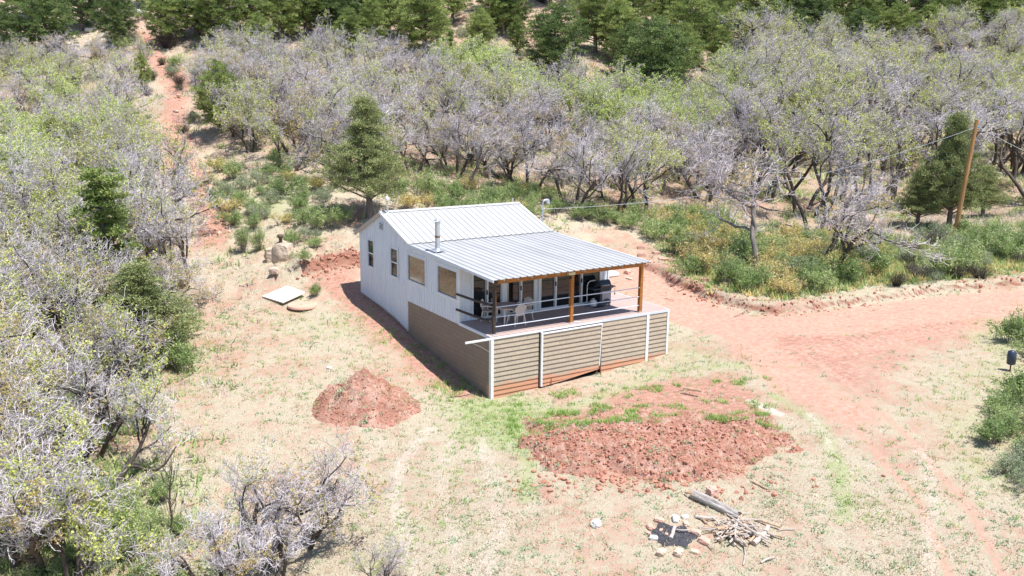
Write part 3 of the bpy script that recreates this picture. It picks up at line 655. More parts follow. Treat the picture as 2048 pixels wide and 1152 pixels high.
# posts, beam, rails
PX = (.24, 3.77, 7.27)
for i, x in enumerate(PX):
    mb = MB(); m = 'darkwood' if i == 0 else 'stain'; r = .062
    if i == 0:
        mb.tube([(x, .23, .03), (x-.01, .23, .7), (x+.012, .23, 1.2), (x, .23, 1.93)], [.075, .07, .065, .07], m, 12)
        mb.tube([(x+.035, .205, .75), (x+.05, .205, 1.1), (x+.035, .205, 1.7)], [.03, .04, .035], 'stain', 6)
    else: mb.box(x-.07, x+.07, .16, .30, .03, 1.92, m)
    mb.box(x-.10, x+.10, .13, .33, .0, .035, 'zinc')
    part(mb, 'porch_post', label=['dark weathered round porch post at the corner', 'orange stained square porch post in the middle', 'orange stained square porch post at the far end'][i])
mb = MB(); mb.box(.16, 7.38, .17, .29, 1.925, 2.13, 'stain'); mb.box(.02, .36, .14, .168, 1.95, 2.1, 'darkwood'); part(mb, 'porch_beam')
for (a, b), zs in (((PX[0], PX[1]), (1.04, .66, .29)), ((PX[1], PX[2]), (1.04, .66, .29))):
    for z in zs:
        mb = MB(); mb.tube([(a+.06, .21, z), ((a+b)/2, .21, z-.008), (b-.06, .21, z)], .02 if z > .9 else .017, 'bluegrey', 8); part(mb, 'railing')
for z in (1.12, .5):
    mb = MB(); mb.tube([(-.03, 2.62, z-.02), (-.02, 1.4, z+.01), (.06, .2, z+.04)], [.05, .055, .045], 'darkwood', 8); part(mb, 'railing', label='dark round timber rail on the cabin side')
mb = MB(); mb.box(3.5, 3.78, .02, .155, 1.96, 2.07, 'cream'); mb.tube([(3.62, .1, 1.93), (3.62, .1, 1.80)], [.035, .05], 'black', 8); part(mb, 'porch_light')

# ------------------------------------------------------------------ porch furniture
def place_parts(root, items):
    for nm, b in items: o = b.build(nm); o.parent = root
t = empty('patio_table', (1.55, 1.42, 0), 0, 'round patio table with cream legs between the plastic chairs', 'table')
top = MB(); top.tube([(0, 0, .69), (0, 0, .70), (0, 0, .722)], [.54, .57, .57], 'tabletop', 36)
rim = MB(); rim.tube([(0, 0, .655), (0, 0, .70)], [.53, .575], 'plastic', 36, cap=False)
legs = []
for a in (.8, 2.37, 3.94, 5.51):
    lg = MB(); lg.tube([(.38*math.cos(a), .38*math.sin(a), .69), (.42*math.cos(a), .42*math.sin(a), 0)], [.045, .028], 'plastic', 8); legs.append(('leg', lg))
place_parts(t, [('tabletop', top), ('rim', rim)]+legs)
def make_chair():
    c = empty('plastic_chair')
    s = MB()      # seat facing +y, back at -y
    s.box(-.22, .22, -.20, .24, .40, .425, 'plastic'); s.box(-.23, .23, .24, .262, .375, .42, 'plastic')
    b = MB()
    for k in range(-5, 6):     # fan of slats with a rounded top
        a = k*.046; x0, x1 = a*.78, a*1.12; zt = .86-.012*k*k*.28
        b.beam((x0, -.20, .40), (x1, -.285, zt), .030, .014, 'plastic', up=(0, 1, 0))
    ar = [(math.sin(q)*.27, -.285+.012*abs(math.sin(q)), .62+math.cos(q)*.25) for q in np.linspace(-1.55, 1.55, 13)]
    b.tube(ar, .020, 'plastic', 6)
    items = [('seat', s), ('backrest', b)]
    for sx in (-1, 1):
        am = MB(); am.tube([(sx*.26, -.27, .62), (sx*.285, -.05, .655), (sx*.28, .17, .64), (sx*.26, .22, .55), (sx*.25, .21, .42)], [.02, .026, .028, .022, .02], 'plastic', 6); items.append(('armrest', am))
        for sy, yy in ((-1, -.2), (1, .2)):
            lg = MB(); lg.tube([(sx*.22, yy, .42), (sx*.27, yy+sy*.06, 0)], [.035, .02], 'plastic', 6); items.append(('leg', lg))
    place_parts(c, items); return c
chair = make_chair(); G_CH = 'plastic chairs around the patio table'
spots = [(1.72, 1.0, .12, 'cream plastic slatted chair with its back to the front railing'), (2.42, 1.55, 1.75, 'cream plastic chair seen side on at the right of the round table'), (1.12, 2.08, -2.3, 'cream plastic chair half hidden behind the dark porch post')]
for i, (x, y, rz, lb) in enumerate(spots):
    o = chair if i == 0 else copy_tree(chair); o.location = (x, y, 0); o.rotation_euler = (0, 0, rz); tag(o, lb, 'chair', G_CH)
gr = empty('barbecue_grill', (6.62, 1.92, 0), 0, 'black gas barbecue grill with domed lid by the last glass door', 'grill'); gr.scale = (.9, .9, .95)
lid = MB(); A = np.linspace(-.25, math.pi*.98, 13); V = []
for x in (-.30, .32):
    for a in A: V.append((x, -.24*math.cos(a), .90+.27*math.sin(a)))
n = len(A); lid.add(V, [(i, i+1, n+i+1, n+i) for i in range(n-1)], 'grillblack', True)
for o_ in (0, n): lid.add([V[o_+i] for i in range(n)]+[(V[o_][0], 0, .9)], [(i, i+1, n) for i in range(n-1)], 'grillblack')
lid.box(-.22, .24, -.275, -.255, .955, .985, 'grillgrey')
fb = MB(); fb.box(-.32, .34, -.24, .22, .70, .86, 'grillblack'); fb.box(-.30, .32, -.255, -.242, .72, .83, 'grillnavy')
for k in (-.15, .0, .15): fb.tube([(k, -.255, .77), (k, -.29, .77)], .025, 'black', 10)
cart = MB(); cart.box(-.28, .30, -.20, .2, .12, .70, 'black'); cart.box(-.18, .33, -.235, -.205, .10, .695, 'grillgrey'); cart.box(-.31, -.19, -.235, -.205, .05, .695, 'grillnavy')
archV = [(-.18, -.239, .10), (.33, -.239, .10)]+[(.33-.51*q, -.239, .26+.10*math.sin(math.pi*q)) for q in np.linspace(0, 1, 9)]
cart.add(archV, [tuple(range(len(archV)))], 'grillnavy')
sh1 = MB(); sh1.box(-.72, -.325, -.22, .2, .80, .84, 'grillnavy'); sh2 = MB(); sh2.box(.345, .62, -.20, .2, .83, .865, 'grillnavy'); sh2.beam((.36, -.1, .72), (.58, -.1, .82), .03, .03, 'grillnavy')
wh = MB(); wh.tube([(-.29, -.24, .08), (-.29, -.18, .08)], .08, 'grillnavy', 16); wh2 = MB(); wh2.tube([(-.29, .18, .08), (-.29, .24, .08)], .08, 'grillnavy', 16)
lgs = MB()
for sx in (.26,):
    for sy in (-.2, .17): lgs.box(sx, sx+.05, sy, sy+.05, 0, .12, 'grillnavy')
place_parts(gr, [('lid', lid), ('firebox', fb), ('cart', cart), ('side_shelf', sh1), ('side_shelf', sh2), ('wheel', wh), ('wheel', wh2), ('leg', lgs)])
ht = MB(); ht.tube([(7.14, 1.74, .84), (7.14, 1.74, .52)], .011, 'rust', 6); ht.tube([(7.14, 1.74, .53), (7.14, 1.74, .50), (7.14, 1.74, .44)], [.02, .035, .012], 'rust', 8); tag(ht.build('grill_tool'), 'rusty brush hanging from the side shelf of the grill', 'tool')
pp = MB(); pp.tube([(6.08, 2.28, .02), (6.08, 2.28, .82), (6.12, 2.28, .96), (6.22, 2.27, 1.03), (6.5, 2.26, 1.04)], .022, 'trim', 10); tag(pp.build('bent_pipe'), 'white bent pipe rising behind the grill', 'pipe')
bx = MB(); bx.box(5.92, 6.2, 2.1, 2.26, .0, .05, 'blue'); tag(bx.build('plastic_tray'), 'small blue tray at the foot of the bent white pipe', 'tray')
tk = MB(); tk.tube([(6.18, 1.95, .02), (6.18, 1.95, .06), (6.18, 1.95, .24), (6.18, 1.95, .30)], [.12, .15, .15, .07], 'trim', 16); tk.tube([(6.18, 1.95, .30), (6.18, 1.95, .36)], .05, 'zinc', 10); tag(tk.build('gas_bottle'), 'squat white gas bottle beside the grill', 'gas bottle')
mt = MB(); mt.box(5.95, 6.55, 1.58, 1.82, .002, .018, 'grillgrey'); mt.box(5.98, 6.52, 1.60, 1.80, .018, .024, 'black'); tag(mt.build('door_mat'), 'flat grey mat on the deck in front of the grill', 'mat')
cb = MB(); cb.tube([(3.9, .16, .012), (4.0, .13, .02), (4.08, .2, .012), (4.0, .26, .02), (3.92, .2, .015), (4.06, .12, .02), (4.15, .1, .012)], .012, 'whitemetal', 6); tag(cb.build('hose_coil'), 'small pale coil of line by the middle porch post', 'hose')
for i, (x, z0, z1, ln) in enumerate(((2.62, -2.42, -2.0, .03), (5.06, -2.33, -1.86, -.06), (4.9, -2.3, -2.02, -.05))):
    sb = MB(); sb.tube([(x, -.16, z0), (x+ln, -.14, z1)], .014 if i != 1 else .022, 'rust', 5)
    tag(sb.build('iron_stake'), ['thin rusty stake leaning on the left end of the hung shingle panel', 'rusty bar standing at the right foot of the hung shingle panel', 'short rusty stub near the right foot of the hung shingle panel'][i], 'stake')

# ------------------------------------------------------------------ trees
def oak_meshes(seed, H=4.6, leaf='oakleaf', leafp=.5, stems=2, lean=.25, spread=1.0, bark='bark', girth=.027, twigs=1.0, nleaf=5, lsz=.088, tall=0, base=.18):
    rg = random.Random(seed); rn = np.random.default_rng(seed)
    trunk = MB(); crown = MB(); SA = []; SB = []; RA = []; RB = []; TIPS = []
    def grow(p, d, L, r, lev, out=None, n=5):
        pts = [p.copy()]; rad = [r]; cur = p.copy(); dd = d.copy(); r1 = r*(.5 if lev < 2 else .35)
        wig = (.16, .32, .42, .5, .55)[lev]; up = (.05, .06, .10, .10, .05)[lev]
        for i in range(n):
            dd = dd+np.array([rg.gauss(0, wig), rg.gauss(0, wig), rg.gauss(0, wig*.7)+up]); dd /= np.linalg.norm(dd)
            cur = cur+dd*L/n; pts.append(cur.copy()); rad.append(r+(r1-r)*(i+1)/n)
        return pts, rad, dd
    def child_dir(dd, spreadang):
        ax = rn.normal(size=3); ax -= ax@dd*dd; ax /= np.linalg.norm(ax); a = spreadang*rg.uniform(.7, 1.3)
        v = dd*math.cos(a)+ax*math.sin(a); v[2] += .12; return v/np.linalg.norm(v)
    def emit(pts, rad):
        for a, b, ra, rb in zip(pts[:-1], pts[1:], rad[:-1], rad[1:]): SA.append(a); SB.append(b); RA.append(ra); RB.append(rb)
    def rec(p, d, L, r, lev):
        n = (6, 6, 4, 3, 2)[lev]; f0 = (.42+.2*tall, .25, .15, .1)
        pts, rad, dd = grow(p, d, L, r, lev, n=n)
        if lev <= 1: trunk.tube(pts, rad, bark, 6 if lev == 0 else 5)
        else: emit(pts, rad)
        if lev == 4: TIPS.append(pts[-1]); return
        cnt = (rg.randint(4, 5), rg.randint(6, 7), rg.randint(4, 6), int(round(4*twigs)))[lev]
        for k in range(cnt):
            f = f0[lev]+(1-f0[lev])*(k+rg.random()*.6)/cnt; f = min(f, .999)
            i = int(f*(len(pts)-1)); q = pts[i]+(pts[i+1]-pts[i])*(f*(len(pts)-1)-i)
            dl = pts[i+1]-pts[i]; dl /= np.linalg.norm(dl)
            cd = child_dir(dl, (.75, .8, .8, .85)[lev]*(spread if lev < 2 else 1))
            rec(q, cd, L*((.72-.27*tall), .55, .52, .50)[lev]*rg.uniform(.75, 1.2), max(rad[i]*(.62, .52, .5, .6)[lev], .007), lev+1)
    for s in range(stems):
        a = s*2*math.pi/stems+rg.uniform(0, 1); ln = lean*rg.uniform(.5, 1.3)
        d = np.array([math.cos(a)*ln, math.sin(a)*ln, 1.]); d /= np.linalg.norm(d)
        rec(np.array([math.cos(a)*base*(stems > 1), math.sin(a)*base*(stems > 1), -.25]), d, H*(.60+.22*tall)*rg.uniform(.85, 1.1), H*girth*(1.15 if stems == 1 else .85), 0)
    SA = np.array(SA); SB = np.array(SB); RA = np.maximum(RA, .008); RB = np.maximum(RB, .0055)
    tone = np.clip(1.0-np.minimum(RA, .04)*30+rn.normal(0, .14, len(SA)), 0, 1)
    crown.segs(SA, SB, RA, RB, 'twig', 3, tone)
    TIPS = np.array(TIPS)
    if leafp > 0 and len(TIPS):
        cl = fbm(TIPS[:, 0]+seed*7, TIPS[:, 2]*1.1+TIPS[:, 1], 1.1, 2, seed); thr = np.quantile(cl, max(0, 1-leafp*1.0))
        sel = TIPS[(cl > thr) & (rn.random(len(TIPS)) < .8)]
        if len(sel):
            P = np.repeat(sel, nleaf, 0)+rn.normal(0, .055, (len(sel)*nleaf, 3))
            crown.leaves(P, lsz, leaf, rn, np.clip(np.repeat(rn.normal(.5, .25, len(sel)), nleaf), 0, 1), aspect=.75)
    return trunk, crown
def conifer_meshes(seed, H=5.0, W=3.4, kind='pinon', mat='needle', base=.12, dens=1.0, tip=.55):
    rn = np.random.default_rng(seed); trunk = MB(); crown = MB()
    k = 9; P = np.stack([np.cumsum(rn.normal(0, .035, k)), np.cumsum(rn.normal(0, .035, k)), np.linspace(-.3, H*.93, k)], 1); trunk.tube(P, np.linspace(H*.032, .02, k), 'juniper_bark', 8)
    nb = int(62*dens); C = []; RR = []; SA = []; SB = []; RA = []
    for i in range(nb):
        f = base+(1-base)*((i+.5)/nb)**1.0; z = f*H; a = i*2.399+rn.normal(0, .3)
        if kind == 'pinon': prof = math.sin(math.pi*min(1, (f-base)/(1-base)*.80+.20))**.62
        elif kind == 'juniper': prof = (1-(f-base)/(1-base))**.92*1.05+.03
        else: prof = .75*(1-(f-base)/(1-base))**.6+.1
        L = W/2*prof*rn.uniform(.68, 1.14); o = np.array([np.interp(z, P[:, 2], P[:, 0]), np.interp(z, P[:, 2], P[:, 1]), z*.9])
        e = o+np.array([math.cos(a)*L, math.sin(a)*L, L*(.35 if kind == 'juniper' else .22)+.1*H*.3]); e[2] = min(e[2], H)
        SA.append(o); SB.append(e); RA.append(.012+.02*L)
        m = max(3, int(L*6.5))
        for j in range(m):
            t = 1-(j/m)*.62; q = o+(e-o)*t; sc = .16+.10*L
            C.append(q+rn.normal(0, sc, 3)*np.array([1, 1, .7])); RR.append(rn.uniform(.17, .30)*(1 if kind != 'column' else .8))
    C = np.array(C); RR = np.array(RR)
    trunk.segs(np.array(SA), np.array(SB), np.array(RA), np.array(RA)*.4, 'juniper_bark', 4)
    per = 84 if kind != 'juniper' else 96
    n = len(C); dirs = rn.normal(size=(n*per, 3)); dirs /= np.linalg.norm(dirs, axis=1)[:, None]; dirs[:, 2] = np.abs(dirs[:, 2])*.8+dirs[:, 2]*.2
    Pp = np.repeat(C, per, 0)+dirs*np.repeat(RR, per)[:, None]*rn.uniform(.35, 1.05, n*per)[:, None]
    tone = np.clip(np.repeat(rn.normal(.5, .2, n), per)+rn.normal(0, .1, n*per), 0, 1)
    crown.leaves(Pp, .098 if kind != 'juniper' else .085, mat, rn, tone, bias=dirs*1.3+np.array([0, 0, .5]), aspect=.42 if kind != 'juniper' else .34)
    return trunk, crown
def shrub_meshes(seed, H=1.1, W=1.5, mat='shrubgreen', n=2600, lsz=.075, stems=46, aspect=.55, dense=1.0):
    rn = np.random.default_rng(seed); st = MB(); lf = MB(); A = []; B = []; ra = []; tips = []
    nl = rn.integers(3, 6); cen = np.stack([rn.normal(0, W*.22, nl), rn.normal(0, W*.22, nl)], 1); hh = rn.uniform(.6, 1.05, nl)
    for i in range(stems):
        c = rn.integers(nl); a = rn.uniform(0, 6.28); r = W*.33*math.sqrt(rn.random()); L = H*hh[c]*rn.uniform(.65, 1.05)*(1-.35*(r/(W*.33))**2)
        b = np.array([cen[c][0]*.5, cen[c][1]*.5, -.06]); e = np.array([cen[c][0]+math.cos(a)*r, cen[c][1]+math.sin(a)*r, L]); m = b+(e-b)*.5+np.array([0, 0, .06])+rn.normal(0, .05, 3)
        A += [b, m]; B += [m, e]; ra += [.012, .008]
        tips += [(m, e)]
        for _ in range(3):
            q = m+(e-m)*rn.random(); w = q+rn.normal(0, .12, 3)+np.array([0, 0, .12]); A.append(q); B.append(w); ra.append(.006); tips.append((q, w))
    st.segs(np.array(A), np.array(B), np.array(ra), np.array(ra)*.6, 'twig' if n < 500 else 'shrubstem', 3)
    k = rn.integers(0, len(tips), n); t = rn.random(n)[:, None]
    Pm = np.array([q[0] for q in tips])[k]; Pe = np.array([q[1] for q in tips])[k]
    P = Pm+(Pe-Pm)*t+rn.normal(0, .05, (n, 3)); P[:, 2] = np.maximum(P[:, 2], .02)
    cl = vnoise(P[:, 0]*4+seed, P[:, 1]*4+P[:, 2]*3, seed)
    lf.leaves(P, lsz, mat, rn, np.clip(cl*.9+rn.normal(0, .12, n), 0, 1), bias=np.array([0, 0, .5]), aspect=aspect)
    return st, lf
def proto(name, parts):
    r = empty(name)
    for nm, b in parts: o = b.build(nm); o.parent = r
    return r
def mk_oak(*a, **k): t_, c_ = oak_meshes(*a, **k); return proto('scrub_oak', [('trunk', t_), ('crown', c_)])
def mk_con(name, *a, **k): t_, c_ = conifer_meshes(*a, **k); return proto(name, [('trunk', t_), ('crown', c_)])
def mk_shr(name, *a, **k): s_, l_ = shrub_meshes(*a, **k); return proto(name, [('stems', s_), ('foliage', l_)])
OAK = {'bare': [mk_oak(11, 4.6, leafp=.10, leaf='oaktan', stems=3, base=.4), mk_oak(12, 4.4, leafp=.18, leaf='oakleaf', stems=3, lean=.4), mk_oak(13, 4.8, leafp=.08, leaf='oaktan', stems=1, spread=1.2, bark='bark_grey', twigs=1.2, girth=.019), mk_oak(14, 4.4, leafp=.22, leaf='oaktan', stems=3, base=.6, lean=.3)],
       'sparse': [mk_oak(21, 4.6, leafp=.6, stems=3, base=.5), mk_oak(22, 4.4, leafp=.7, stems=3, lean=.35), mk_oak(23, 4.9, leafp=.5, stems=2, lean=.2), mk_oak(24, 4.3, leafp=.6, leaf='oaktan', stems=3, lean=.45)],
       'tallbare': [mk_oak(61, 5.2, leafp=.12, stems=4, lean=.14, tall=1, base=.9), mk_oak(62, 5.0, leafp=.2, stems=4, lean=.2, tall=1, base=.7)],
       'tall': [mk_oak(63, 5.2, leafp=.55, stems=4, lean=.14, tall=1, base=.9), mk_oak(64, 5.0, leafp=.65, stems=5, lean=.2, tall=1, base=1.0), mk_oak(65, 5.4, leafp=.3, stems=3, lean=.15, tall=1, base=.6)],
       'dense': [mk_oak(71, 4.6, leafp=.12, leaf='oaktan', stems=3, twigs=1.5, lean=.5, base=.3)],
       'leafy': [mk_oak(31, 4.2, leafp=.95, leaf='oaklime', stems=3, nleaf=8, lsz=.10), mk_oak(32, 4.5, leafp=.9, leaf='oaklime', stems=2, nleaf=8, lsz=.10)]}
OAKH = 5.0
CON = {'pinon': [mk_con('pinon_pine', 41, 5, 3.6, 'pinon', 'needle'), mk_con('pinon_pine', 42, 5, 3.2, 'pinon', 'needle'), mk_con('pinon_pine', 43, 5, 4.0, 'pinon', 'needle', .06)],
       'dark': [mk_con('pinon_pine', 44, 5, 3.8, 'pinon', 'needle_dark', .05, 1.2), mk_con('pinon_pine', 45, 5, 3.4, 'pinon', 'needle_dark', .08, 1.1)],
       'juniper': [mk_con('juniper_tree', 46, 5, 3.1, 'juniper', 'juniper', .15, 1.7)], 'column': [mk_con('juniper_tree', 47, 5, 1.7, 'column', 'needle', .03, 1.0)]}
SHR = {'green': [mk_shr('green_shrub', 51), mk_shr('green_shrub', 52, 1.2, 1.7), mk_shr('green_shrub', 53, .9, 1.5)],
       'sage': [mk_shr('sage_shrub', 54, .8, 1.2, 'shrubsage', 1900, .06), mk_shr('sage_shrub', 55, .9, 1.4, 'shrubsage', 2100, .06)],
       'yellow': [mk_shr('yellow_shrub', 56, .9, 1.4, 'shrubyellow', 1900, .07), mk_shr('yellow_shrub', 57, .8, 1.6, 'shrubyellow', 1900, .07)],
       'twiggy': [mk_shr('bare_bush', 66, 1.6, 2.0, 'oakleaf', 260, .07, 170), mk_shr('bare_bush', 67, 1.4, 2.3, 'oaktan', 160, .07, 190)],
       'tall': [mk_shr('willow_shrub', 58, 1.7, 1.2, 'shrubgreen', 2600, .10, 60, .28)]}
USED = set()
def put(lib, x, y, sc, rz, label, cat, group=None, sz=None, tilt=(0, 0), sink=0.0):
    """first use takes the built tree itself, later ones copy it and each of its parts"""
    o = lib if lib.name not in USED else copy_tree(lib); USED.add(lib.name)
    o.location = (x, y, hz(x, y)-sink); o.rotation_euler = (tilt[0], tilt[1], rz); o.scale = (sc, sc, sz if sz else sc)
    if 'group' in o: del o['group']
    return tag(o, label, cat, group)
rg = random.Random(77)
def inside(u, v, poly):
    c = False; n = len(poly)
    for i in range(n):
        x1, y1 = poly[i]; x2, y2 = poly[(i+1) % n]
        if (y1 > v) != (y2 > v) and u < (x2-x1)*(v-y1)/(y2-y1)+x1: c = not c
    return c
def sized(u, v, vtop, Hm):   # scale that makes a plant of model height Hm reach from base pixel to top pixel
    p = at(u, v); d = (p-CAM)@_F; cosd = math.cos(PIT-math.atan((576-v)/FPX)*0); Hh = (v-vtop)/FPX*d/math.cos(PIT); return p, Hh/Hm
PLACED = []
# --- conifers one by one
CONL = [  # kind, base u, base v, top v, width factor, label
 ('juniper', 738, 436, 196, 1.0, 'tall olive juniper rising just behind the back corner of the cabin roof', 0),
 ('column', 215, 600, 330, 1.35, 'slim dark juniper spire standing in the grey oaks on the left', 0),
 ('juniper', 285, 720, 520, 1.55, 'broad dark green juniper at the clearing edge left of the white slab', 0),
 ('juniper', 1895, 462, 228, .8, 'bushy juniper behind the utility pole', 0),
 ('juniper', 1835, 455, 330, 1.1, 'low juniper left of the utility pole among dark trunks', 0),
 ('juniper', 1965, 430, 330, 1.3, 'low juniper just right of the utility pole', 0),
 ('pinon', 440, 268, 128, .85, 'green pinyon pine leaning over the red path with a dark shadow under it', 0),
 ('pinon', 285, 178, 110, .7, 'small yellow green pinyon left of the red path', 0),
 ('pinon', 635, 128, 72, .7, 'little bright pinyon poking out of bare oaks above the juniper', 0),
 ('column', 897, 140, 62, 1.0, 'narrow lime green conifer beside the lime oaks at top centre', 0),
 ('dark', 1112, 158, 12, 1.0, 'rounded dark pinyon standing alone at top centre', 0),
 ('dark', 1305, 212, 42, 1.05, 'largest round dark pinyon on the upper right of centre', 0),
 ('dark', 1262, 172, 50, .95, 'dark pinyon tucked behind the left shoulder of the largest round one', 0),
 ('column', 1492, 110, 30, 1.2, 'dark narrow juniper above the right hand oaks', 0)]
for kk, u, v, vt, wf, lb, vi in CONL:
    p, s = sized(u, v, vt, 5.0); L = CON[kk][vi % len(CON[kk])]
    put(L, p[0], p[1], s*wf, rg.uniform(0, 6), lb, 'juniper' if kk in ('juniper', 'column') else 'pine tree', None, sz=s); PLACED.append((p[0], p[1], 1.3*s))
rows = [(95, 112, -20, 1), (20, 120, 10, .9), (165, 60, -60, 1), (232, 92, -30, .8), (60, 40, -90, 1), (335, 92, -25, .9), (395, 72, -70, 1), (440, 88, -45, 1), (500, 62, -60, 1.1), (560, 85, -40, 1), (610, 70, -70, 1), (665, 75, -60, 1), (715, 50, -80, 1),
        (745, 105, -5, .7), (800, 80, -60, 1), (850, 112, -30, 1.05), (905, 45, -70, .9), (1005, 68, -40, .9), (985, 30, -80, 1), (1190, 105, -40, 1.1), (1235, 130, 0, .9), (1265, 60, -90, 1.1), (1330, 60, -80, 1), (1375, 120, -10, 1.1), (1425, 100, -20, 1.05), (1440, 150, 60, .9),
        (1365, 160, 50, .9), (1520, 45, -50, .8), (1570, 52, -40, 1), (1625, 70, -30, 1), (1680, 62, -50, 1.2), (1730, 80, -20, .9), (1760, 55, -50, 1.1), (1840, 55, -60, .9), (1880, 40, -70, 1), (1940, 68, -30, 1.2), (1990, 75, -20, 1.1), (2040, 62, -50, 1.2), (2090, 70, -40, 1), (1180, 20, -100, 1), (300, 20, -100, .8), (1030, 60, -30, .9), (1475, 42, -60, .9), (1482, 92, 10, .8), (1035, 110, 40, .7), (1590, 105, 20, .9), (1660, 118, 30, 1), (1545, 80, -10, 1), (1715, 112, 20, 1.1), (1790, 100, 10, 1.1), (1860, 95, 10, 1.0), (1915, 105, 20, 1.1), (2010, 108, 20, 1.1), (520, 118, 30, .8), (700, 112, 20, .9), (960, 100, 20, .8), (1100, 10, -100, 1), (1650, 10, -100, 1), (1460, 5, -90, 1.0)]
for i, (u, v, vt, wf) in enumerate(rows):
    p, s = sized(u, v, vt, 5.0); s = min(max(s, .75), 1.5); kk = 'dark' if rg.random() < .35 else 'pinon'
    side = 'at the top left' if u < 620 else ('at the top centre' if u < 1150 else 'at the top right')
    order = sorted(q[0] for q in rows if (q[0] < 620) == (u < 620) and (q[0] < 1150) == (u < 1150)); nth = ['leftmost','second','third','fourth','fifth','sixth','seventh','eighth','ninth','tenth','eleventh','twelfth','thirteenth','fourteenth','fifteenth','sixteenth','seventeenth','eighteenth','nineteenth','twentieth','twenty-first','twenty-second','twenty-third','twenty-fourth','twenty-fifth','twenty-sixth','twenty-seventh','twenty-eighth','twenty-ninth','thirtieth','thirty-first','thirty-second','thirty-third','thirty-fourth','thirty-fifth','thirty-sixth','thirty-seventh','thirty-eighth'][min(37, order.index(u))]
    lb = nth+' pinyon from the left among the pines '+side
    put(rg.choice(CON[kk]), p[0], p[1], s*wf*rg.uniform(.95, 1.1), rg.uniform(0, 6), lb, 'pine tree', 'pines along the top of the slope', sz=s); PLACED.append((p[0], p[1], 1.2))
# --- hero oaks
HER = [  # u, v base, top v, oak mesh, tilt, label
 (1512, 545, 235, ('bare', 2), (0, -.06), 'gnarled bare grey oak alone in the yellow brush above the road bank'),
 (1662, 542, 300, ('bare', 0), (.05, .38), 'bare oak with a long dark trunk bending right above the road'),
 (205, 985, 720, ('sparse', 2), (-.05, .25), 'dark crooked oak overhanging the left edge of the pale clearing'),
 (95, 1140, 790, ('dense', 0), (0, -.1), 'silvery bare oak with thick leaning trunks in the bottom left corner'),
 (30, 1165, 820, ('sparse', 0), (0, -.15), 'oak at the very bottom left with trunk cut by the frame'),
 (150, 1175, 860, ('sparse', 1), (0, .15), 'oak leaning right beside the silvery one at bottom left'),
 (540, 1185, 930, ('dense', 0), (0, .0), 'yellow budded bare oak spreading over dry grass at the bottom'),
 (575, 1110, 800, ('bare', 3), (0, .22), 'sprawling leafless oak whose branches reach toward the small dirt mound'),
 (440, 1190, 960, ('bare', 0), (0, -.1), 'bare grey oak at the bottom edge left of the sprawling one'),
 (760, 1190, 1060, ('bare', 1), (0, .1), 'small bare yellow budded oak low at the bottom edge'),
 (330, 615, 470, ('sparse', 3), (0, .45), 'oak with long bare limbs reaching right over the dry grass')]
for u, v, vt, (kk, vi), tl, lb in HER:
    p, s = sized(u, v, vt, OAKH); o = put(OAK[kk][vi], p[0], p[1], s, rg.uniform(0, 6), lb, 'oak tree', None, tilt=(0, 0)); PLACED.append((p[0], p[1], 1.6*s))
    wx = Matrix.Rotation(tl[1], 3, Vector((FH[0], FH[1], 0))); o.rotation_euler = (wx @ o.rotation_euler.to_matrix()).to_euler()
# --- oak thickets
zones = [
 ('the left hand thicket', [(-160, 320), (330, 330), (400, 430), (395, 520), (330, 600), (300, 690), (240, 760), (215, 860), (170, 960), (110, 1120), (-160, 1160)], 2.15, (.38, .57, .05), 80),
 ('the slope above the left hand thicket', [(-160, 150), (320, 140), (330, 330), (-160, 320)], 3.1, (.45, .45, .10), 26),
 ('the thicket above the cabin roof', [(430, 150), (640, 150), (960, 165), (960, 385), (830, 392), (640, 360), (560, 340), (490, 300), (430, 200)], 2.6, (.74, .26, .0), 60),
 ('the stand behind the yard', [(960, 175), (1060, 215), (1180, 235), (1440, 230), (1440, 445), (1260, 448), (1100, 432), (960, 390)], 2.6, (.70, .30, .0), 52),
 ('the dark trunked forest', [(1440, 190), (1500, 135), (2120, 120), (2250, 470), (1990, 400), (1780, 430), (1640, 470), (1500, 470), (1440, 440)], 2.5, (.5, .48, .02), 71)]
LOOK = {'bare': 'leafless grey oak', 'sparse': 'yellow green budding oak', 'leafy': 'lime leaved oak'}
def spot(u, v, P):
    us = [max(0, min(2048, q[0])) for q in P]; vv = [max(0, min(1152, q[1])) for q in P]; a = (u-min(us))/(max(us)-min(us)+1); b = (v-min(vv))/(max(vv)-min(vv)+1)
    w = ('upper ' if b < .3 else ('lower ' if b > .65 else 'mid '))+('left' if a < .25 else ('left centre' if a < .5 else ('right centre' if a < .75 else 'right')))
    return w
path = gpoly([(425, 480), (440, 430), (400, 385), (360, 330), (350, 240), (352, 150), (300, 95), (285, 40)])
lime = [(935, 165, 55), (1090, 225, 45), (1235, 285, 50), (1340, 285, 45), (1460, 215, 60), (1400, 260, 40), (30, 370, 55), (70, 430, 45)]
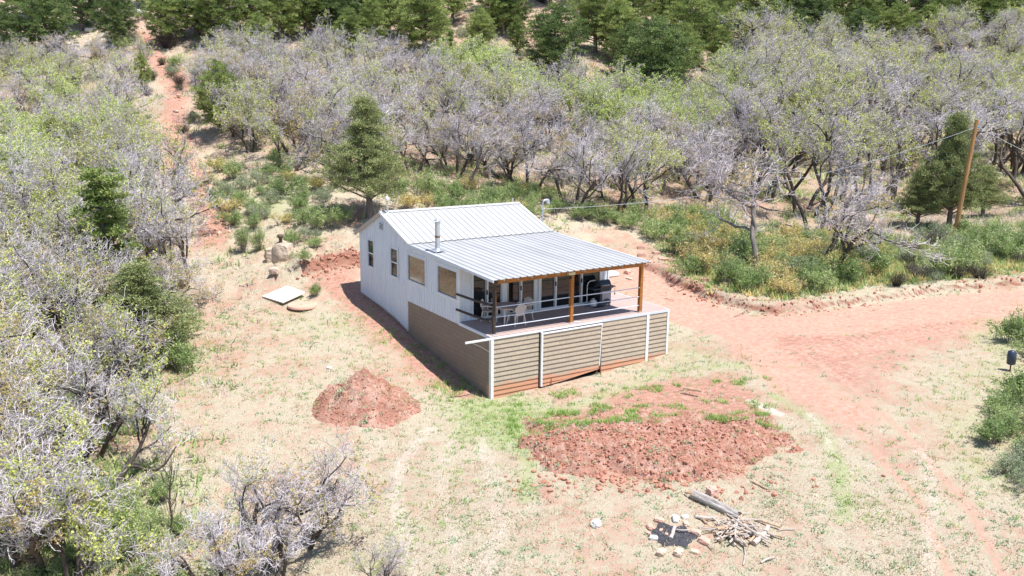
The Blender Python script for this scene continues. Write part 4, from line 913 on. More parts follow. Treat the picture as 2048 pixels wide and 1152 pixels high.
for zn, poly, sp, (pb, ps, pl_), cap in zones:
    W = np.array([march(u, v, hbase)[:2] for u, v in poly]); lo = W.min(0); hi = W.max(0); cnt = 0; tries = 0
    while cnt < cap and tries < 5000:
        tries += 1; x = rg.uniform(lo[0], hi[0]); y = rg.uniform(lo[1], hi[1])
        if any((x-a)**2+(y-b)**2 < max(sp, 0)**2*.9 and r < 0 or (x-a)**2+(y-b)**2 < (abs(r)+.4)**2 for a, b, r in PLACED): continue
        c = False
        for i in range(len(W)):
            x1, y1 = W[i]; x2, y2 = W[(i+1) % len(W)]
            if (y1 > y) != (y2 > y) and x < (x2-x1)*(y-y1)/(y2-y1)+x1: c = not c
        if not c: continue
        if abs(dist_poly(np.array([x]), np.array([y]), path)[0]) < 2.7: continue
        u, v = project([x, y, float(hbase(np.array([x]), np.array([y]))[0])])
        k = 'bare' if rg.random() < pb else ('sparse' if rg.random() < ps/(1-pb) else 'leafy')
        if any((u-a)**2+(v-b)**2 < r*r for a, b, r in lime): k = 'leafy'
        L = rg.choice(OAK[{'bare': 'tallbare', 'sparse': 'tall'}.get(k, k) if 'dark trunked' in zn else k]); s = rg.uniform(.90, 1.22)
        if 'dark trunked' in zn: s *= 1.25
        if v > 900: s *= .9
        if 'slope above' in zn: s *= .85
        lb = ('tall ' if s > 1.1 else 'low ')+LOOK[k]+', '+spot(u, v, poly)+' of '+zn
        o = put(L, x, y, s, rg.uniform(0, 6.28), lb, 'oak tree', 'oaks of '+zn, tilt=(rg.gauss(0, .05), rg.gauss(.04 if 'dark trunked' not in zn else .12, .05)))
        if 'dark trunked' in zn: o.rotation_euler = (Matrix.Rotation(rg.uniform(.05, .30), 3, Vector((FH[0], FH[1], 0))) @ o.rotation_euler.to_matrix()).to_euler()
        PLACED.append((x, y, -1)); cnt += 1
# --- shrubs
SG = []
def shrubs(zn, poly, n, mix, smin, smax, sp=.9):
    W = np.array([march(u, v, hbase)[:2] for u, v in poly]); lo = W.min(0); hi = W.max(0); cnt = 0; tries = 0
    while cnt < n and tries < 4000:
        tries += 1; x = rg.uniform(lo[0], hi[0]); y = rg.uniform(lo[1], hi[1])
        c = False
        for i in range(len(W)):
            x1, y1 = W[i]; x2, y2 = W[(i+1) % len(W)]
            if (y1 > y) != (y2 > y) and x < (x2-x1)*(y-y1)/(y2-y1)+x1: c = not c
        if not c or any((x-a)**2+(y-b)**2 < sp*sp for a, b in SG): continue
        if x > -.6 and x < 7.9 and y > -.4 and y < 13: continue
        k = rg.choices(list(mix), list(mix.values()))[0]; s = rg.uniform(smin, smax)
        lk = {'green': 'bushy green shrub', 'sage': 'pale sage green shrub', 'yellow': 'yellow orange shrub', 'tall': 'upright feathery green shrub', 'twiggy': 'bare grey twiggy bush'}[k]
        u, v = project([x, y, float(hbase(np.array([x]), np.array([y]))[0])])
        put(rg.choice(SHR[k]), x, y, s, rg.uniform(0, 6.28), ('big ' if s > (smin+smax)/2 else 'small ')+lk+' at '+spot(u, v, poly)+' '+zn, 'shrub', 'shrubs '+zn, sz=s*rg.uniform(.8, 1.15)); SG.append((x, y)); cnt += 1
shrubs('in the brush above the road bank', [(1335, 500), (1400, 470), (1500, 480), (1740, 490), (1760, 560), (1560, 605), (1440, 590), (1370, 560)], 78, {'green': .38, 'yellow': .46, 'sage': .16}, 1.0, 1.5, .72)
shrubs('beside the utility pole', [(1740, 480), (2080, 470), (2080, 545), (1760, 575)], 24, {'green': .55, 'sage': .45}, .9, 1.5, 1.0)
shrubs('under the oaks behind the yard', [(1100, 430), (1450, 440), (1480, 480), (1340, 490), (1230, 465)], 26, {'green': .7, 'yellow': .3}, .9, 1.4, .9)
shrubs('on the slope left of the cabin', [(390, 330), (560, 330), (690, 400), (700, 470), (620, 520), (540, 470), (440, 460)], 40, {'green': .5, 'sage': .4, 'yellow': .1}, .7, 1.3, .9)
shrubs('behind the cabin roof', [(780, 385), (1100, 390), (1100, 440), (800, 430)], 24, {'green': .75, 'yellow': .25}, .9, 1.4, 1.0)
shrubs('at the left edge of the clearing', [(270, 680), (390, 670), (385, 735), (280, 770)], 7, {'green': .9, 'sage': .1}, .8, 1.1, .6)
shrubs('below the oaks in the bottom left', [(150, 960), (320, 990), (380, 1110), (300, 1180), (60, 1180)], 26, {'green': .9, 'sage': .1}, .5, .85, .55)
shrubs('at the right edge above the dark bucket', [(2010, 690), (2110, 660), (2110, 740), (2035, 720)], 7, {'green': 1}, .9, 1.2, .6)
shrubs('at the right edge below the dark bucket', [(1950, 880), (2040, 790), (2110, 790), (2110, 930), (1990, 925)], 13, {'green': 1}, .8, 1.15, .6)
shrubs('at the lower right edge', [(2000, 930), (2110, 920), (2110, 980), (2030, 975)], 4, {'sage': 1}, .8, 1., .6)
shrubs('under the left hand oaks', [(-60, 400), (330, 420), (360, 560), (280, 700), (180, 900), (-60, 1100)], 34, {'green': .8, 'sage': .2}, .6, .95, 1.2)
shrubs('among trees on the far slope', [(0, 60), (2048, 60), (2048, 230), (0, 300)], 50, {'green': .5, 'sage': .4, 'yellow': .1}, 1.0, 1.7, 2.0)
shrubs('between the pines at the top', [(0, -10), (2100, -10), (2100, 120), (1400, 120), (1000, 150), (400, 110), (0, 150)], 70, {'twiggy': .8, 'green': .2}, 1.0, 1.6, 1.9)
shrubs('around the red path', [(250, 100), (480, 110), (470, 330), (400, 420), (330, 330)], 14, {'twiggy': .8, 'sage': .2}, .5, .9, 1.5)
shrubs('on the near side of the pole', [(1740, 500), (2080, 490), (2080, 560), (1780, 585)], 12, {'twiggy': .7, 'sage': .3}, .5, .75, .9)
for u, v, k, s, lb in ((490, 505, 'tall', .95, 'tall feathery shrub beside the tan boulder'), (520, 500, 'tall', .8, 'feathery shrub nearest the tan boulder'), (630, 590, 'green', .55, 'small green shrub behind the white slab'), (385, 650, 'tall', .55, 'lone pale green bush in the dry clearing'),
                       (385, 240, 'sage', .8, 'grey sage bush on the red path'), (395, 375, 'yellow', .55, 'low yellow green bush on the red path'), (455, 440, 'yellow', .5, 'round yellow green bush at the lower end of the path'), (605, 540, 'green', .6, 'green shrub right of the tan boulder')):
    p = at(u, v); put(SHR[k][0], p[0], p[1], s, rg.uniform(0, 6), lb, 'shrub')
# unused library plants are removed
for lib in [q for L in (*OAK.values(), *CON.values(), *SHR.values()) for q in L]:
    if lib.name not in USED:
        for ch in list(lib.children): bpy.data.objects.remove(ch)
        bpy.data.objects.remove(lib)
# thin dead sapling
p = at(352, 1085); sp_ = empty('dead_sapling', (p[0], p[1], p[2]-.05), 0, 'thin black dead sapling with upright stems in the dry grass', 'tree')
mb = MB(); mb.tube([(0, 0, 0), (-.12, 0, .35), (-.05, .02, .8), (-.1, 0, 1.3), (-.03, .02, 1.8), (.05, 0, 2.3), (.04, 0, 2.7)], [.035, .032, .028, .024, .018, .011, .005], 'bark', 6); o = mb.build('trunk'); o.parent = sp_
rn_ = np.random.default_rng(5); mb = MB(); A = []; B = []
for i in range(34):
    z = rn_.uniform(.3, 2.4); a = rn_.uniform(0, 6.28); L = rn_.uniform(.15, .45); b0 = np.array([-.06, 0, z]); m_ = b0+np.array([math.cos(a)*L*.4, math.sin(a)*L*.4, L*.5]); A += [b0, m_]; B += [m_, m_+np.array([math.cos(a)*.06, math.sin(a)*.06, L*.9])]
mb.segs(np.array(A), np.array(B), np.full(len(A), .009), np.full(len(A), .005), 'bark', 3); o = mb.build('branches'); o.parent = sp_

# ------------------------------------------------------------------ dirt piles
PILES = []
def hp(x, y):
    z = h(x, y); e = np.zeros(np.shape(x))
    for c, rs, rd, H, shape in PILES:
        sx = ((x-c[0])*RH[0]+(y-c[1])*RH[1])/rs; dx = ((x-c[0])*FH[0]+(y-c[1])*FH[1])/rd; f = shape(sx, dx, x, y)
        e = np.where((np.abs(sx) < 1) & (np.abs(dx) < 1) & (f > 0), f*H+.03, e)
    return z+e
def heightpile(name, cu, cv, rs, rd, H, shape, label, seed, rough):
    c = at(cu, cv)[:2]; st = .045; s_ = np.arange(-rs, rs+st, st); d_ = np.arange(-rd, rd+st, st); S2, D2 = np.meshgrid(s_, d_)
    X = c[0]+RH[0]*S2+FH[0]*D2; Y = c[1]+RH[1]*S2+FH[1]*D2
    f = shape(S2/rs, D2/rd, X, Y); f = np.clip(f, -.1, 1); PILES.append((c, rs, rd, H, shape))
    nz = fbm(X, Y, 1.6, 4, seed)-.5; cl = np.abs(fbm(X, Y, 4.5, 3, seed+3)-.5)*2; cl2 = fbm(X, Y, 11, 2, seed+9)
    Z = h(X, Y, False)+f*H+np.clip(f*3, 0, 1)*(nz*.35*H+(cl*.30+(cl2-.5)*.13)*rough)-.05
    Z = np.where(f <= 0, h(X, Y, False)-.4, Z)
    nr, nc = X.shape; idx = (np.arange(nr-1)[:, None]*nc+np.arange(nc-1)[None]); keep = np.maximum.reduce([f[:-1, :-1], f[1:, :-1], f[:-1, 1:], f[1:, 1:]]) > -.02
    i = idx[keep]; Fq = np.stack([i, i+1, i+nc+1, i+nc], 1)
    b = MB(); b.add(np.stack([X, Y, Z], -1).reshape(-1, 3), Fq, 'pile', True); o = b.build(name); tag(o, label, 'dirt mound'); return X[f > .02], Y[f > .02], Z[f > .02], f[f > .02]
def sh_cone(s, d, X, Y):
    r = np.hypot(s, d)*(1+.35*(fbm(X, Y, .9, 2, 41)-.5)); return np.clip(1-r, -.1, 1)**1.0*1.05-.02
def sh_bank(s, d, X, Y):
    w = fbm(X, Y, .7, 4, 61, .6)-.5; dd = np.where(d < 0, d*1.0, d*.92); r = (np.abs(s+.05)**2.0+np.abs(dd+.12*np.cos(s*2.2))**2.0)**.5*(1+.95*w)
    prof = np.where(d < -.1, sstep(1.0, .45, r), sstep(1.0, .25, r)*(.55+.45*sstep(.7, -.1, d)))
    prof = prof*sstep(1.0, .86, np.abs(d))*sstep(1.0, .9, np.abs(s))
    return prof*1.04-.03
P1 = heightpile('dirt_mound', 728, 812, 2.15, 1.9, 1.4, sh_cone, 'conical red dirt mound with roots left of the deck corner', 31, .5)
P2 = heightpile('dirt_mound', 1318, 880, 4.9, 3.2, .52, sh_bank, 'long low bank of crumbled red earth in front of the deck', 33, .62)
# clods: stuff
def clods(name, XYZ, n, smin, smax, seed, label, mat='clod'):
    rn = np.random.default_rng(seed); k = rn.integers(0, len(XYZ[0]), n); X = XYZ[0][k]; Y = XYZ[1][k]; Z = XYZ[2][k]
    ico = np.array([(0, 0, 1), (.894, 0, .447), (.276, .851, .447), (-.724, .526, .447), (-.724, -.526, .447), (.276, -.851, .447), (.724, .526, -.447), (-.276, .851, -.447), (-.894, 0, -.447), (-.276, -.851, -.447), (.724, -.526, -.447), (0, 0, -1)])
    fc = np.array([(0, 1, 2), (0, 2, 3), (0, 3, 4), (0, 4, 5), (0, 5, 1), (1, 6, 2), (2, 7, 3), (3, 8, 4), (4, 9, 5), (5, 10, 1), (6, 7, 2), (7, 8, 3), (8, 9, 4), (9, 10, 5), (10, 6, 1), (11, 7, 6), (11, 8, 7), (11, 9, 8), (11, 10, 9), (11, 6, 10)])
    sz = smin+(smax-smin)*rn.random(n)**4; V = ico[None]*sz[:, None, None]*rn.uniform(.6, 1.25, (n, 12, 1))*rn.uniform(.6, 1.2, (n, 1, 3)); V = V+np.stack([X, Y, Z+sz*.15], 1)[:, None]
    F = (fc[None]+(np.arange(n)*12)[:, None, None]).reshape(-1, 3); b = MB(); b.add(V.reshape(-1, 3), F, mat); o = b.build(name); tag(o, label, None, None, 'stuff')
rn0 = np.random.default_rng(1)
def CAM_D(x, y): return (x-CAM[0])*FH[0]+(y-CAM[1])*FH[1]
w2 = P2[3]; msk = (rn0.random(len(P2[3])) < np.where(CAM_D(P2[0], P2[1]) < CAM_D(*at(1318, 880)[:2]), 1, .12)) & (P2[3] > .02)
clods('soil_clods', tuple(a[msk] for a in P2[:3]), 6500, .008, .075, 2, 'crumbled red clods on the long earth bank')
clods('soil_clods', P1[:3], 1500, .010, .06, 3, 'crumbled red clods on the conical dirt mound')
rn = np.random.default_rng(9)
def on_ground(x, y): return (x, y, h(x, y))
L = BANK; t_ = rn.uniform(0, len(L)-1.001, 1500); i_ = t_.astype(int); q_ = L[i_]+(L[i_+1]-L[i_])*(t_-i_)[:, None]+rn.normal(0, .28, (1500, 2)); clods('soil_clods', on_ground(q_[:, 0], q_[:, 1]), 1100, .015, .10, 4, 'red clods along the road bank')
LC = CUT; t_ = rn.uniform(0, len(LC)-1.001, 900); i_ = t_.astype(int); q_ = LC[i_]+(LC[i_+1]-LC[i_])*(t_-i_)[:, None]+rn.normal(0, .45, (900, 2)); clods('soil_clods', on_ground(q_[:, 0], q_[:, 1]), 900, .02, .14, 14, 'red clods on the cut bank behind the cabin')
c2 = at(1290, 965)[:2]; q_ = c2+RH*rn.normal(0, 1.9, (900, 1))+FH*rn.normal(0, .5, (900, 1)); clods('soil_clods', on_ground(q_[:, 0], q_[:, 1]), 700, .012, .12, 5, 'red clods scattered at the foot of the earth bank')
q_ = np.stack([rn.uniform(-26, 24, 2600), rn.uniform(20, 46, 2600)], 1); q_ = CAM[:2]+RH*q_[:, :1]+FH*q_[:, 1:]; q_ = q_[~((q_[:, 0] > 0) & (q_[:, 0] < 8.7) & (q_[:, 1] > 0) & (q_[:, 1] < 12.3))]
clods('pebbles', on_ground(q_[:, 0], q_[:, 1]), 2400, .012, .05, 6, 'small stones scattered over the yard', 'pinkstone')
L = path; t_ = rn.uniform(0, len(L)-1.001, 420); i_ = t_.astype(int); q_ = L[i_]+(L[i_+1]-L[i_])*(t_-i_)[:, None]+rn.normal(0, .7, (420, 2)); clods('pebbles', on_ground(q_[:, 0], q_[:, 1]), 420, .04, .22, 7, 'loose stones on the red path', 'pinkstone')

# ------------------------------------------------------------------ grass (stuff)
def grass(name, n, dens, mat, hgt, seed, label, blades=6, wdt=.012, spread=.06, drange=(19, 52)):
    rn = np.random.default_rng(seed); d = drange[0]+(drange[1]-drange[0])*rn.random(n)**1.15; s = (rn.random(n)*2-1)*(d*.60+1)
    x = CAM[0]+FH[0]*d+RH[0]*s; y = CAM[1]+FH[1]*d+RH[1]*s
    keep = rn.random(n) < dens(x, y); keep &= ~((x > -.05) & (x < 8.75) & (y > -.1) & (y < 2.5)) & ~((x > -.05) & (x < 7.5) & (y > -.1) & (y < 12.4)) & ~((x > 7) & (x < 8.75) & (y > 0) & (y < 4.7))
    x = x[keep]; y = y[keep]; z = hp(x, y); m = len(x); B = blades
    P = np.repeat(np.stack([x, y, z], 1), B, 0)+np.concatenate([rn.normal(0, spread, (m*B, 2)), np.full((m*B, 1), -.01)], 1)
    a = rn.uniform(0, 6.28, m*B); L = hgt*rn.uniform(.4, 1.2, m*B)*np.repeat(rn.uniform(.6, 1.4, m), B); ln = rn.uniform(.2, 1.3, m*B)
    dx = np.cos(a); dy = np.sin(a); w = wdt*rn.uniform(.7, 1.4, m*B)
    tipv = P+np.stack([dx*L*ln, dy*L*ln, L], 1); side = np.stack([-dy*w, dx*w, np.zeros(m*B)], 1)
    V = np.stack([P-side, P+side, tipv], 1).reshape(-1, 3); F = np.arange(m*B*3).reshape(-1, 3)
    tone = np.clip(np.repeat(rn.normal(.5, .25, m), B)+rn.normal(0, .1, m*B), 0, 1)
    b = MB(); b.add(V, F, mat, False, np.repeat(tone, 3)); tag(b.build(name), label, None, None, 'stuff')
def bare(x, y): return np.clip(compose(soil_m, x, y)*1.15, 0, 1)
def road(x, y): return np.clip(compose(road_m, x, y)*1.3, 0, 1)
def f_dry(x, y): return np.clip((1-bare(x, y))*(1-road(x, y)), 0, 1)*np.clip(.25+1.2*(fbm(x, y, .8, 3, 90)-.25), 0, 1)
def f_grn(x, y): return np.clip(compose(green_m, x, y)*1.1*(fbm(x, y, 1.6, 3, 91) > .42)+.05*(fbm(x, y, 1.1, 3, 92) > .52), 0, 1)*(1-road(x, y))
def f_wd(x, y): return ((fbm(x, y, .9, 3, 93) > .55)*.4+.12)*(1-road(x, y)*.93)
grass('dry_grass', 52000, f_dry, 'straw', .085, 101, 'short bleached dry grass over the clearing', 6, .010, .07)
grass('green_grass', 42000, f_grn, 'blade', .11, 102, 'fresh green grass in patches', 7, .012, .06)
PB = gpoly([(1160, 815), (1300, 835), (1480, 870), (1540, 860), (1490, 800), (1330, 790), (1220, 790)])
def f_pg(x, y):
    c = PILES[1][0]; q = ((x-c[0])*RH[0]+(y-c[1])*RH[1])/5; w = ((x-c[0])*FH[0]+(y-c[1])*FH[1]); return np.where((np.abs(q) < 1) & (w > .2) & (w < 5), .9, 0)*(fbm(x, y, 1.8, 2, 97) > .60)
grass('green_grass', 60000, f_pg, 'blade', .13, 107, 'green clumps growing on the top of the earth bank', 7, .014, .07, (23, 36))
grass('green_grass', 26000, lambda x, y: np.where((x > -1.5) & (x < -.04) & (y > -.8) & (y < 8), .55*(fbm(x, y, 1.4, 2, 98) > .45)+.3*(y < 2.5), 0), 'blade', .16, 108, 'weeds growing in the shade along the side wall', 7, .014, .07, (26, 46))
grass('weeds', 14000, f_wd, 'weed', .07, 103, 'low grey green weeds dotted over bare soil', 12, .020, .07)

def under(x, y): return np.clip(compose(litter_m, x, y)*1.4, 0, 1)*(1-np.clip(compose(soil_m, x, y)*1.2, 0, 1))*(fbm(x, y, .5, 3, 95) > .45)
grass('undergrowth', 30000, under, 'shrubgreen', .32, 104, 'low green undergrowth on the forest floor', 9, .035, .16, (21, 100))
grass('undergrowth', 22000, lambda x, y: under(x+50, y)*.0+np.clip(compose(litter_m, x, y)*1.4, 0, 1)*(fbm(x, y, .6, 3, 96) > .47), 'twig', .40, 105, 'tangle of dead twigs and stems on the forest floor', 8, .012, .2, (21, 105))
BR = area([(1340, 500), (1400, 470), (1500, 480), (1750, 485), (2080, 475), (2080, 545), (1760, 575), (1560, 605), (1440, 590), (1370, 560)], .5)
grass('undergrowth', 26000, lambda x, y: np.clip(BR(x, y)*1.3-.3, 0, 1), 'shrubgreen', .34, 109, 'low green brush above the road bank', 12, .03, .15, (40, 62))
grass('undergrowth', 14000, lambda x, y: np.clip(BR(x, y)*1.3-.3, 0, 1), 'shrubyellow', .30, 110, 'low yellow brush above the road bank', 10, .028, .14, (40, 58))
grass('dry_grass', 20000, lambda x, y: np.clip(compose(litter_m, x, y)*1.3, 0, 1)*.8, 'straw', .16, 106, 'longer dry grass between the trees', 6, .016, .1, (21, 85))

# ------------------------------------------------------------------ stones
def stone(u, v, sx, sy, sz, mat, label, cat='stone', group=None, seed=0, name='stone', flat=1.0, rz=None, lift=0.0, blocky=.5):
    p = at(u, v); rn = np.random.default_rng(seed+int(u*7+v)); k = 7; V = []; idx = {}
    b = MB(); N = 6; F = []
    for f in range(6):   # cube sphere squeezed to a block and roughened
        ax = f//2; sg = 1 if f % 2 else -1
        for i in range(N+1):
            for j in range(N+1):
                q = [0, 0, 0]; q[ax] = sg; q[(ax+1) % 3] = (i/N*2-1)*sg; q[(ax+2) % 3] = j/N*2-1; q = np.array(q, float)
                sph = q/np.linalg.norm(q); q = q*blocky+sph*(1-blocky); V.append(q)
        o = f*(N+1)**2
        for i in range(N):
            for j in range(N): a = o+i*(N+1)+j; F.append((a, a+1, a+N+2, a+N+1))
    V = np.array(V); sd = rn.integers(0, 999); off = (fbm(V[:, 0]*1.3+V[:, 2]*.9+sd, V[:, 1]*1.3-V[:, 2]*1.1, 1.4, 3, int(sd))-.5)*.45; V = V*(1+off[:, None])*np.array([sx, sy, sz])*.5
    a = rn.uniform(0, 3.1) if rz is None else rz; Rm = np.array([[math.cos(a), -math.sin(a), 0], [math.sin(a), math.cos(a), 0], [0, 0, 1]]); V = V@Rm.T
    b.add(V, F, mat, False); o = b.build(name, loc=(p[0], p[1], p[2]+sz*.28+lift)); return tag(o, label, cat, group)
bo = stone(566, 520, 1.15, .95, 1.25, 'boulder', 'rounded tan boulder topped by a dark upright stone left of the cabin', 'boulder', seed=1, name='boulder', blocky=.25)
stone(545, 520, .8, .6, .85, 'boulder', 'paler slab of rock leaning against the rounded boulder', 'boulder', seed=2, name='boulder', blocky=.4)
stone(548, 545, .5, .4, .35, 'stoneblk', 'low stone at the foot of the tan boulder', 'stone', seed=3)
p = bo.location; mb = MB(); mb.tube([(0, 0, 0), (.02, 0, .22), (0, .01, .42)], [.10, .085, .09], 'brown', 8); mb.tube([(0, 0, .40), (0, 0, .45), (0, 0, .56), (0, 0, .60)], [.10, .16, .17, .10], 'brown', 9)
o = mb.build('standing_stone', loc=(p[0]-.12, p[1]-.1, p[2]+.42)); tag(o, 'dark brown upright stone with a cap balanced on the tan boulder', 'stone')
# concrete blocks and flat stones by the bank
def block(u, v, lx, ly, lz, rz, mat, label, group=None, name='building_block', tilt=0):
    p = at(u, v); b = MB(); hx, hy = lx/2, ly/2; t = .035
    b.box(-hx, hx, -hy, -hy+t, 0, lz, mat); b.box(-hx, hx, hy-t, hy, 0, lz, mat); b.box(-hx, -hx+t, -hy+t, hy-t, 0, lz, mat); b.box(hx-t, hx, -hy+t, hy-t, 0, lz, mat); b.box(-t/2, t/2, -hy+t, hy-t, 0, lz, mat); b.box(-hx+t, hx-t, -hy+t, hy-t, lz*.3, lz*.45, mat)
    o = b.build(name, loc=(p[0], p[1], p[2]-.02)); o.rotation_euler = (tilt, 0, rz); return tag(o, label, 'block', group)
for i, (u, v, rz, lb) in enumerate(((1282, 498, -.5, 'pink block by itself highest on the bank beyond the roof corner'), (1283, 513, -.4, 'pink block just below the highest one'), (1386, 566, .2, 'hollow block tipped over near the bank edge'), (1403, 573, -.6, 'pink block lowest on the road bank'), (1410, 563, -.3, 'pink block lying behind the lowest one'))):
    block(u, v, .42, .22, .18, rz, 'pinkstone', lb, tilt=.0 if i != 2 else 1.2)
for i, (u, v, a, b_, c, lb) in enumerate(((1327, 520, .55, .4, .16, 'flat pink flagstone left of its pair beyond the roof corner'), (1348, 523, .6, .42, .16, 'flat pink flagstone right of its pair beyond the roof corner'), (1352, 533, .35, .3, .14, 'small stone just below the pair of flagstones'), (1312, 508, .4, .35, .2, 'pink stone above the pair of flagstones'), (1338, 512, .35, .3, .2, 'rough stone behind the pair of flagstones'),
                                          (1256, 546, .5, .28, .22, 'tan stone at the edge of the yard behind the right porch post'), (1257, 558, .4, .25, .10, 'pale flat stone in the yard behind the right porch post'), (1450, 570, .4, .3, .2, 'rounded tan stone in the brush above the bank'))):
    stone(u, v, a, b_, c, 'pinkstone' if i < 6 else 'stoneblk', lb, seed=i*3, blocky=.75)
for i, (u, v, a, lb) in enumerate(((280, 28, 1.1, 'pale boulder at the top of the red path'), (58, 62, .9, 'white boulder among the top left pines'), (178, 62, .8, 'pale flat rock between two top left pines'), (372, 338, .5, 'pale stone at the lower bend of the red path'), (352, 224, .45, 'reddish stone on the red path'), (440, 317, .6, 'low flat stone right of the red path'), (475, 297, .6, 'pale flat stones on the slope right of the path'))):
    stone(u, v, a, a*.75, a*.5, 'whitestone' if i < 3 else 'stoneblk', lb, 'rock', seed=50+i, name='rock', blocky=.4)
stone(1192, 1052, .30, .24, .24, 'whitestone', 'lone white stone in dry grass left of the fire pit', 'rock', seed=71, name='rock', blocky=.35)
stone(1424, 992, .36, .30, .34, 'pinkstone', 'cream pink stone behind the grey log', 'rock', seed=72, name='rock', blocky=.6)
stone(658, 738, .2, .16, .14, 'whitestone', 'pale pebble on top of the conical dirt mound', 'rock', seed=73, name='rock', lift=.0)
# slab and lid
def quad_panel(px, th, mat, name, label, cat, lift=(0, 0, 0, 0)):
    P = [at(u, v)+np.array([0, 0, .05+l]) for (u, v), l in zip(px, lift)]; b = MB(); T = [q+np.array([0, 0, th]) for q in P]
    b.add(P+T, [(3, 2, 1, 0), (4, 5, 6, 7), (0, 1, 5, 4), (1, 2, 6, 5), (2, 3, 7, 6), (3, 0, 4, 7)], mat); return tag(b.build(name), label, cat)
quad_panel([(524, 596), (566, 613), (611, 594), (575, 576)], .05, 'poly', 'white_panel', 'large white sheet panel lying flat in the grass left of the cabin', 'panel', (0, .1, .14, .02))
quad_panel([(1216, 556), (1238, 553), (1236, 548), (1216, 540)], .05, 'poly', 'white_panel', 'white panel lying on the red yard behind the grill', 'panel')
p = at(605, 612); mb = MB(); mb.tube([(0, 0, -.05), (0, 0, .05), (0, 0, .07)], [.70, .70, .67], 'reddisc', 32); mb.tube([(0, 0, .06), (0, 0, .10)], [.12, .10], 'reddisc', 12)
tag(mb.build('tank_lid', loc=(p[0], p[1], p[2]+.02)), 'round reddish tank lid beside the white panel', 'lid')

# ------------------------------------------------------------------ pole, wires
pb = at(1908, 474); d_ = (pb-CAM)@_F; HP = 225/FPX*d_/math.cos(PIT)
po = empty('utility_pole', tuple(pb), 0, 'orange brown wooden utility pole leaning slightly right', 'utility pole')
mb = MB(); topv = np.array([RH[0]*.55, RH[1]*.55, HP]); mb.tube([(0, 0, -.3), tuple(topv*.5), tuple(topv)], [.15, .13, .115], 'pole', 14); o = mb.build('pole'); o.parent = po
mb = MB(); tp = topv*.94; mb.tube([tuple(tp+np.array([RH[0]*.1, RH[1]*.1, 0])), tuple(tp+np.array([RH[0]*.24, RH[1]*.24, .03]))], [.05, .06], 'blue', 8); mb.tube([tuple(tp+np.array([RH[0]*-.1, RH[1]*-.1, 0])), tuple(tp+np.array([RH[0]*.12, RH[1]*.12, 0]))], .02, 'zinc', 6); o = mb.build('insulator'); o.parent = po
def wire(a, b, sag, r, label, m='zinc'):
    a = np.array(a); b = np.array(b); t = np.linspace(0, 1, 28); P = a+(b-a)*t[:, None]; P[:, 2] -= sag*4*t*(1-t); w = MB(); w.tube(P, r, m, 5); tag(w.build('power_line'), label, 'cable')
tpw = pb+topv*.94
wire(tpw, (mx+.1, my, 3.37), 1.0, .011, 'twisted service wire drooping from the pole to the cabin mast')
wire(tpw+np.array([RH[0]*.2, RH[1]*.2, .0]), uvd(2300, 400, 48), .3, .011, 'overhead wire leaving the pole toward the right edge')
# bucket / hooded box at right edge
p = at(2020, 742); bk = empty('covered_post', tuple(p), 0, 'short post with a black cover standing at the right edge of the yard', 'post')
mb = MB(); mb.tube([(0, 0, -.1), (0, 0, .35)], .03, 'rust', 8); o = mb.build('stake'); o.parent = bk
mb = MB(); mb.tube([(0, 0, .26), (0, 0, .30), (-.02, 0, .6), (-.03, 0, .78), (-.03, 0, .83)], [.10, .16, .165, .15, .08], 'grillnavy', 12); o = mb.build('cover'); o.parent = bk

# ------------------------------------------------------------------ log, firewood, fire pit
def stick(p, q, r0, r1, mat, name, label, group=None, bend=.06, seed=0, k=7, cat='stick'):
    rn = np.random.default_rng(seed); t = np.linspace(0, 1, 6); p = np.array(p); q = np.array(q); P = p+(q-p)*t[:, None]; L = np.linalg.norm(q-p); b = rn.normal(0, bend*L, 3); b[2] = abs(b[2])*.4
    P = P+np.sin(t*math.pi)[:, None]*b+rn.normal(0, .008*L, P.shape)*(t*(1-t)*4)[:, None]; w = MB(); w.tube(P, np.linspace(r0, r1, 6), mat, k, smooth=False); return tag(w.build(name), label, cat, group)
a, b_ = at(1386, 996), at(1478, 1040); LL = float(np.linalg.norm(b_-a)); rn = np.random.default_rng(12); nx, nk = 40, 26; V = []
for i in range(nx):
    x = LL*i/(nx-1); 
    for k in range(nk):
        q = k*2*math.pi/nk; rr = .135*(1+.05*math.sin(x*2.1+1))*(1+.10*(vnoise(np.array([k*.9]), np.array([x*1.3]), 4)[0]-.5)-.16*(k in (3, 9, 10, 17))*(.3+vnoise(np.array([x*2.0]), np.array([k*1.]), 6)[0]))
        V.append((x+(.05*math.sin(3*q)+rn.uniform(-.02, .02) if i in (0, nx-1) else 0), rr*math.cos(q), rr*math.sin(q)+.015*math.sin(x*3)))
V += [(.02, 0, 0), (LL-.02, 0, 0)]; mb = MB(); mb.add(V, [(i*nk+k, (i+1)*nk+k, (i+1)*nk+(k+1) % nk, i*nk+(k+1) % nk) for i in range(nx-1) for k in range(nk)], 'log')
mb.add(V, [(nx*nk, (k+1) % nk, k) for k in range(nk)]+[(nx*nk+1, (nx-1)*nk+k, (nx-1)*nk+(k+1) % nk) for k in range(nk)], 'brown')
o = mb.build('log', loc=tuple(a+np.array([0, 0, .12]))); o.rotation_euler = Vector(b_-a).to_track_quat('X', 'Z').to_euler(); tag(o, 'thick silver grey log lying beside the red earth bank', 'log')
stick(at(1370, 990)+np.array([0, 0, .08]), at(1390, 1002)+np.array([0, 0, .2]), .035, .03, 'deadtan', 'branch', 'pale branch stub at the upper end of the grey log', seed=4)
stick(at(1502, 964)+np.array([0, 0, .04]), at(1538, 982)+np.array([0, 0, .04]), .028, .026, 'deadtan', 'pole_piece', 'straight peeled stick lying in grass right of the grey log', bend=.01, seed=5)
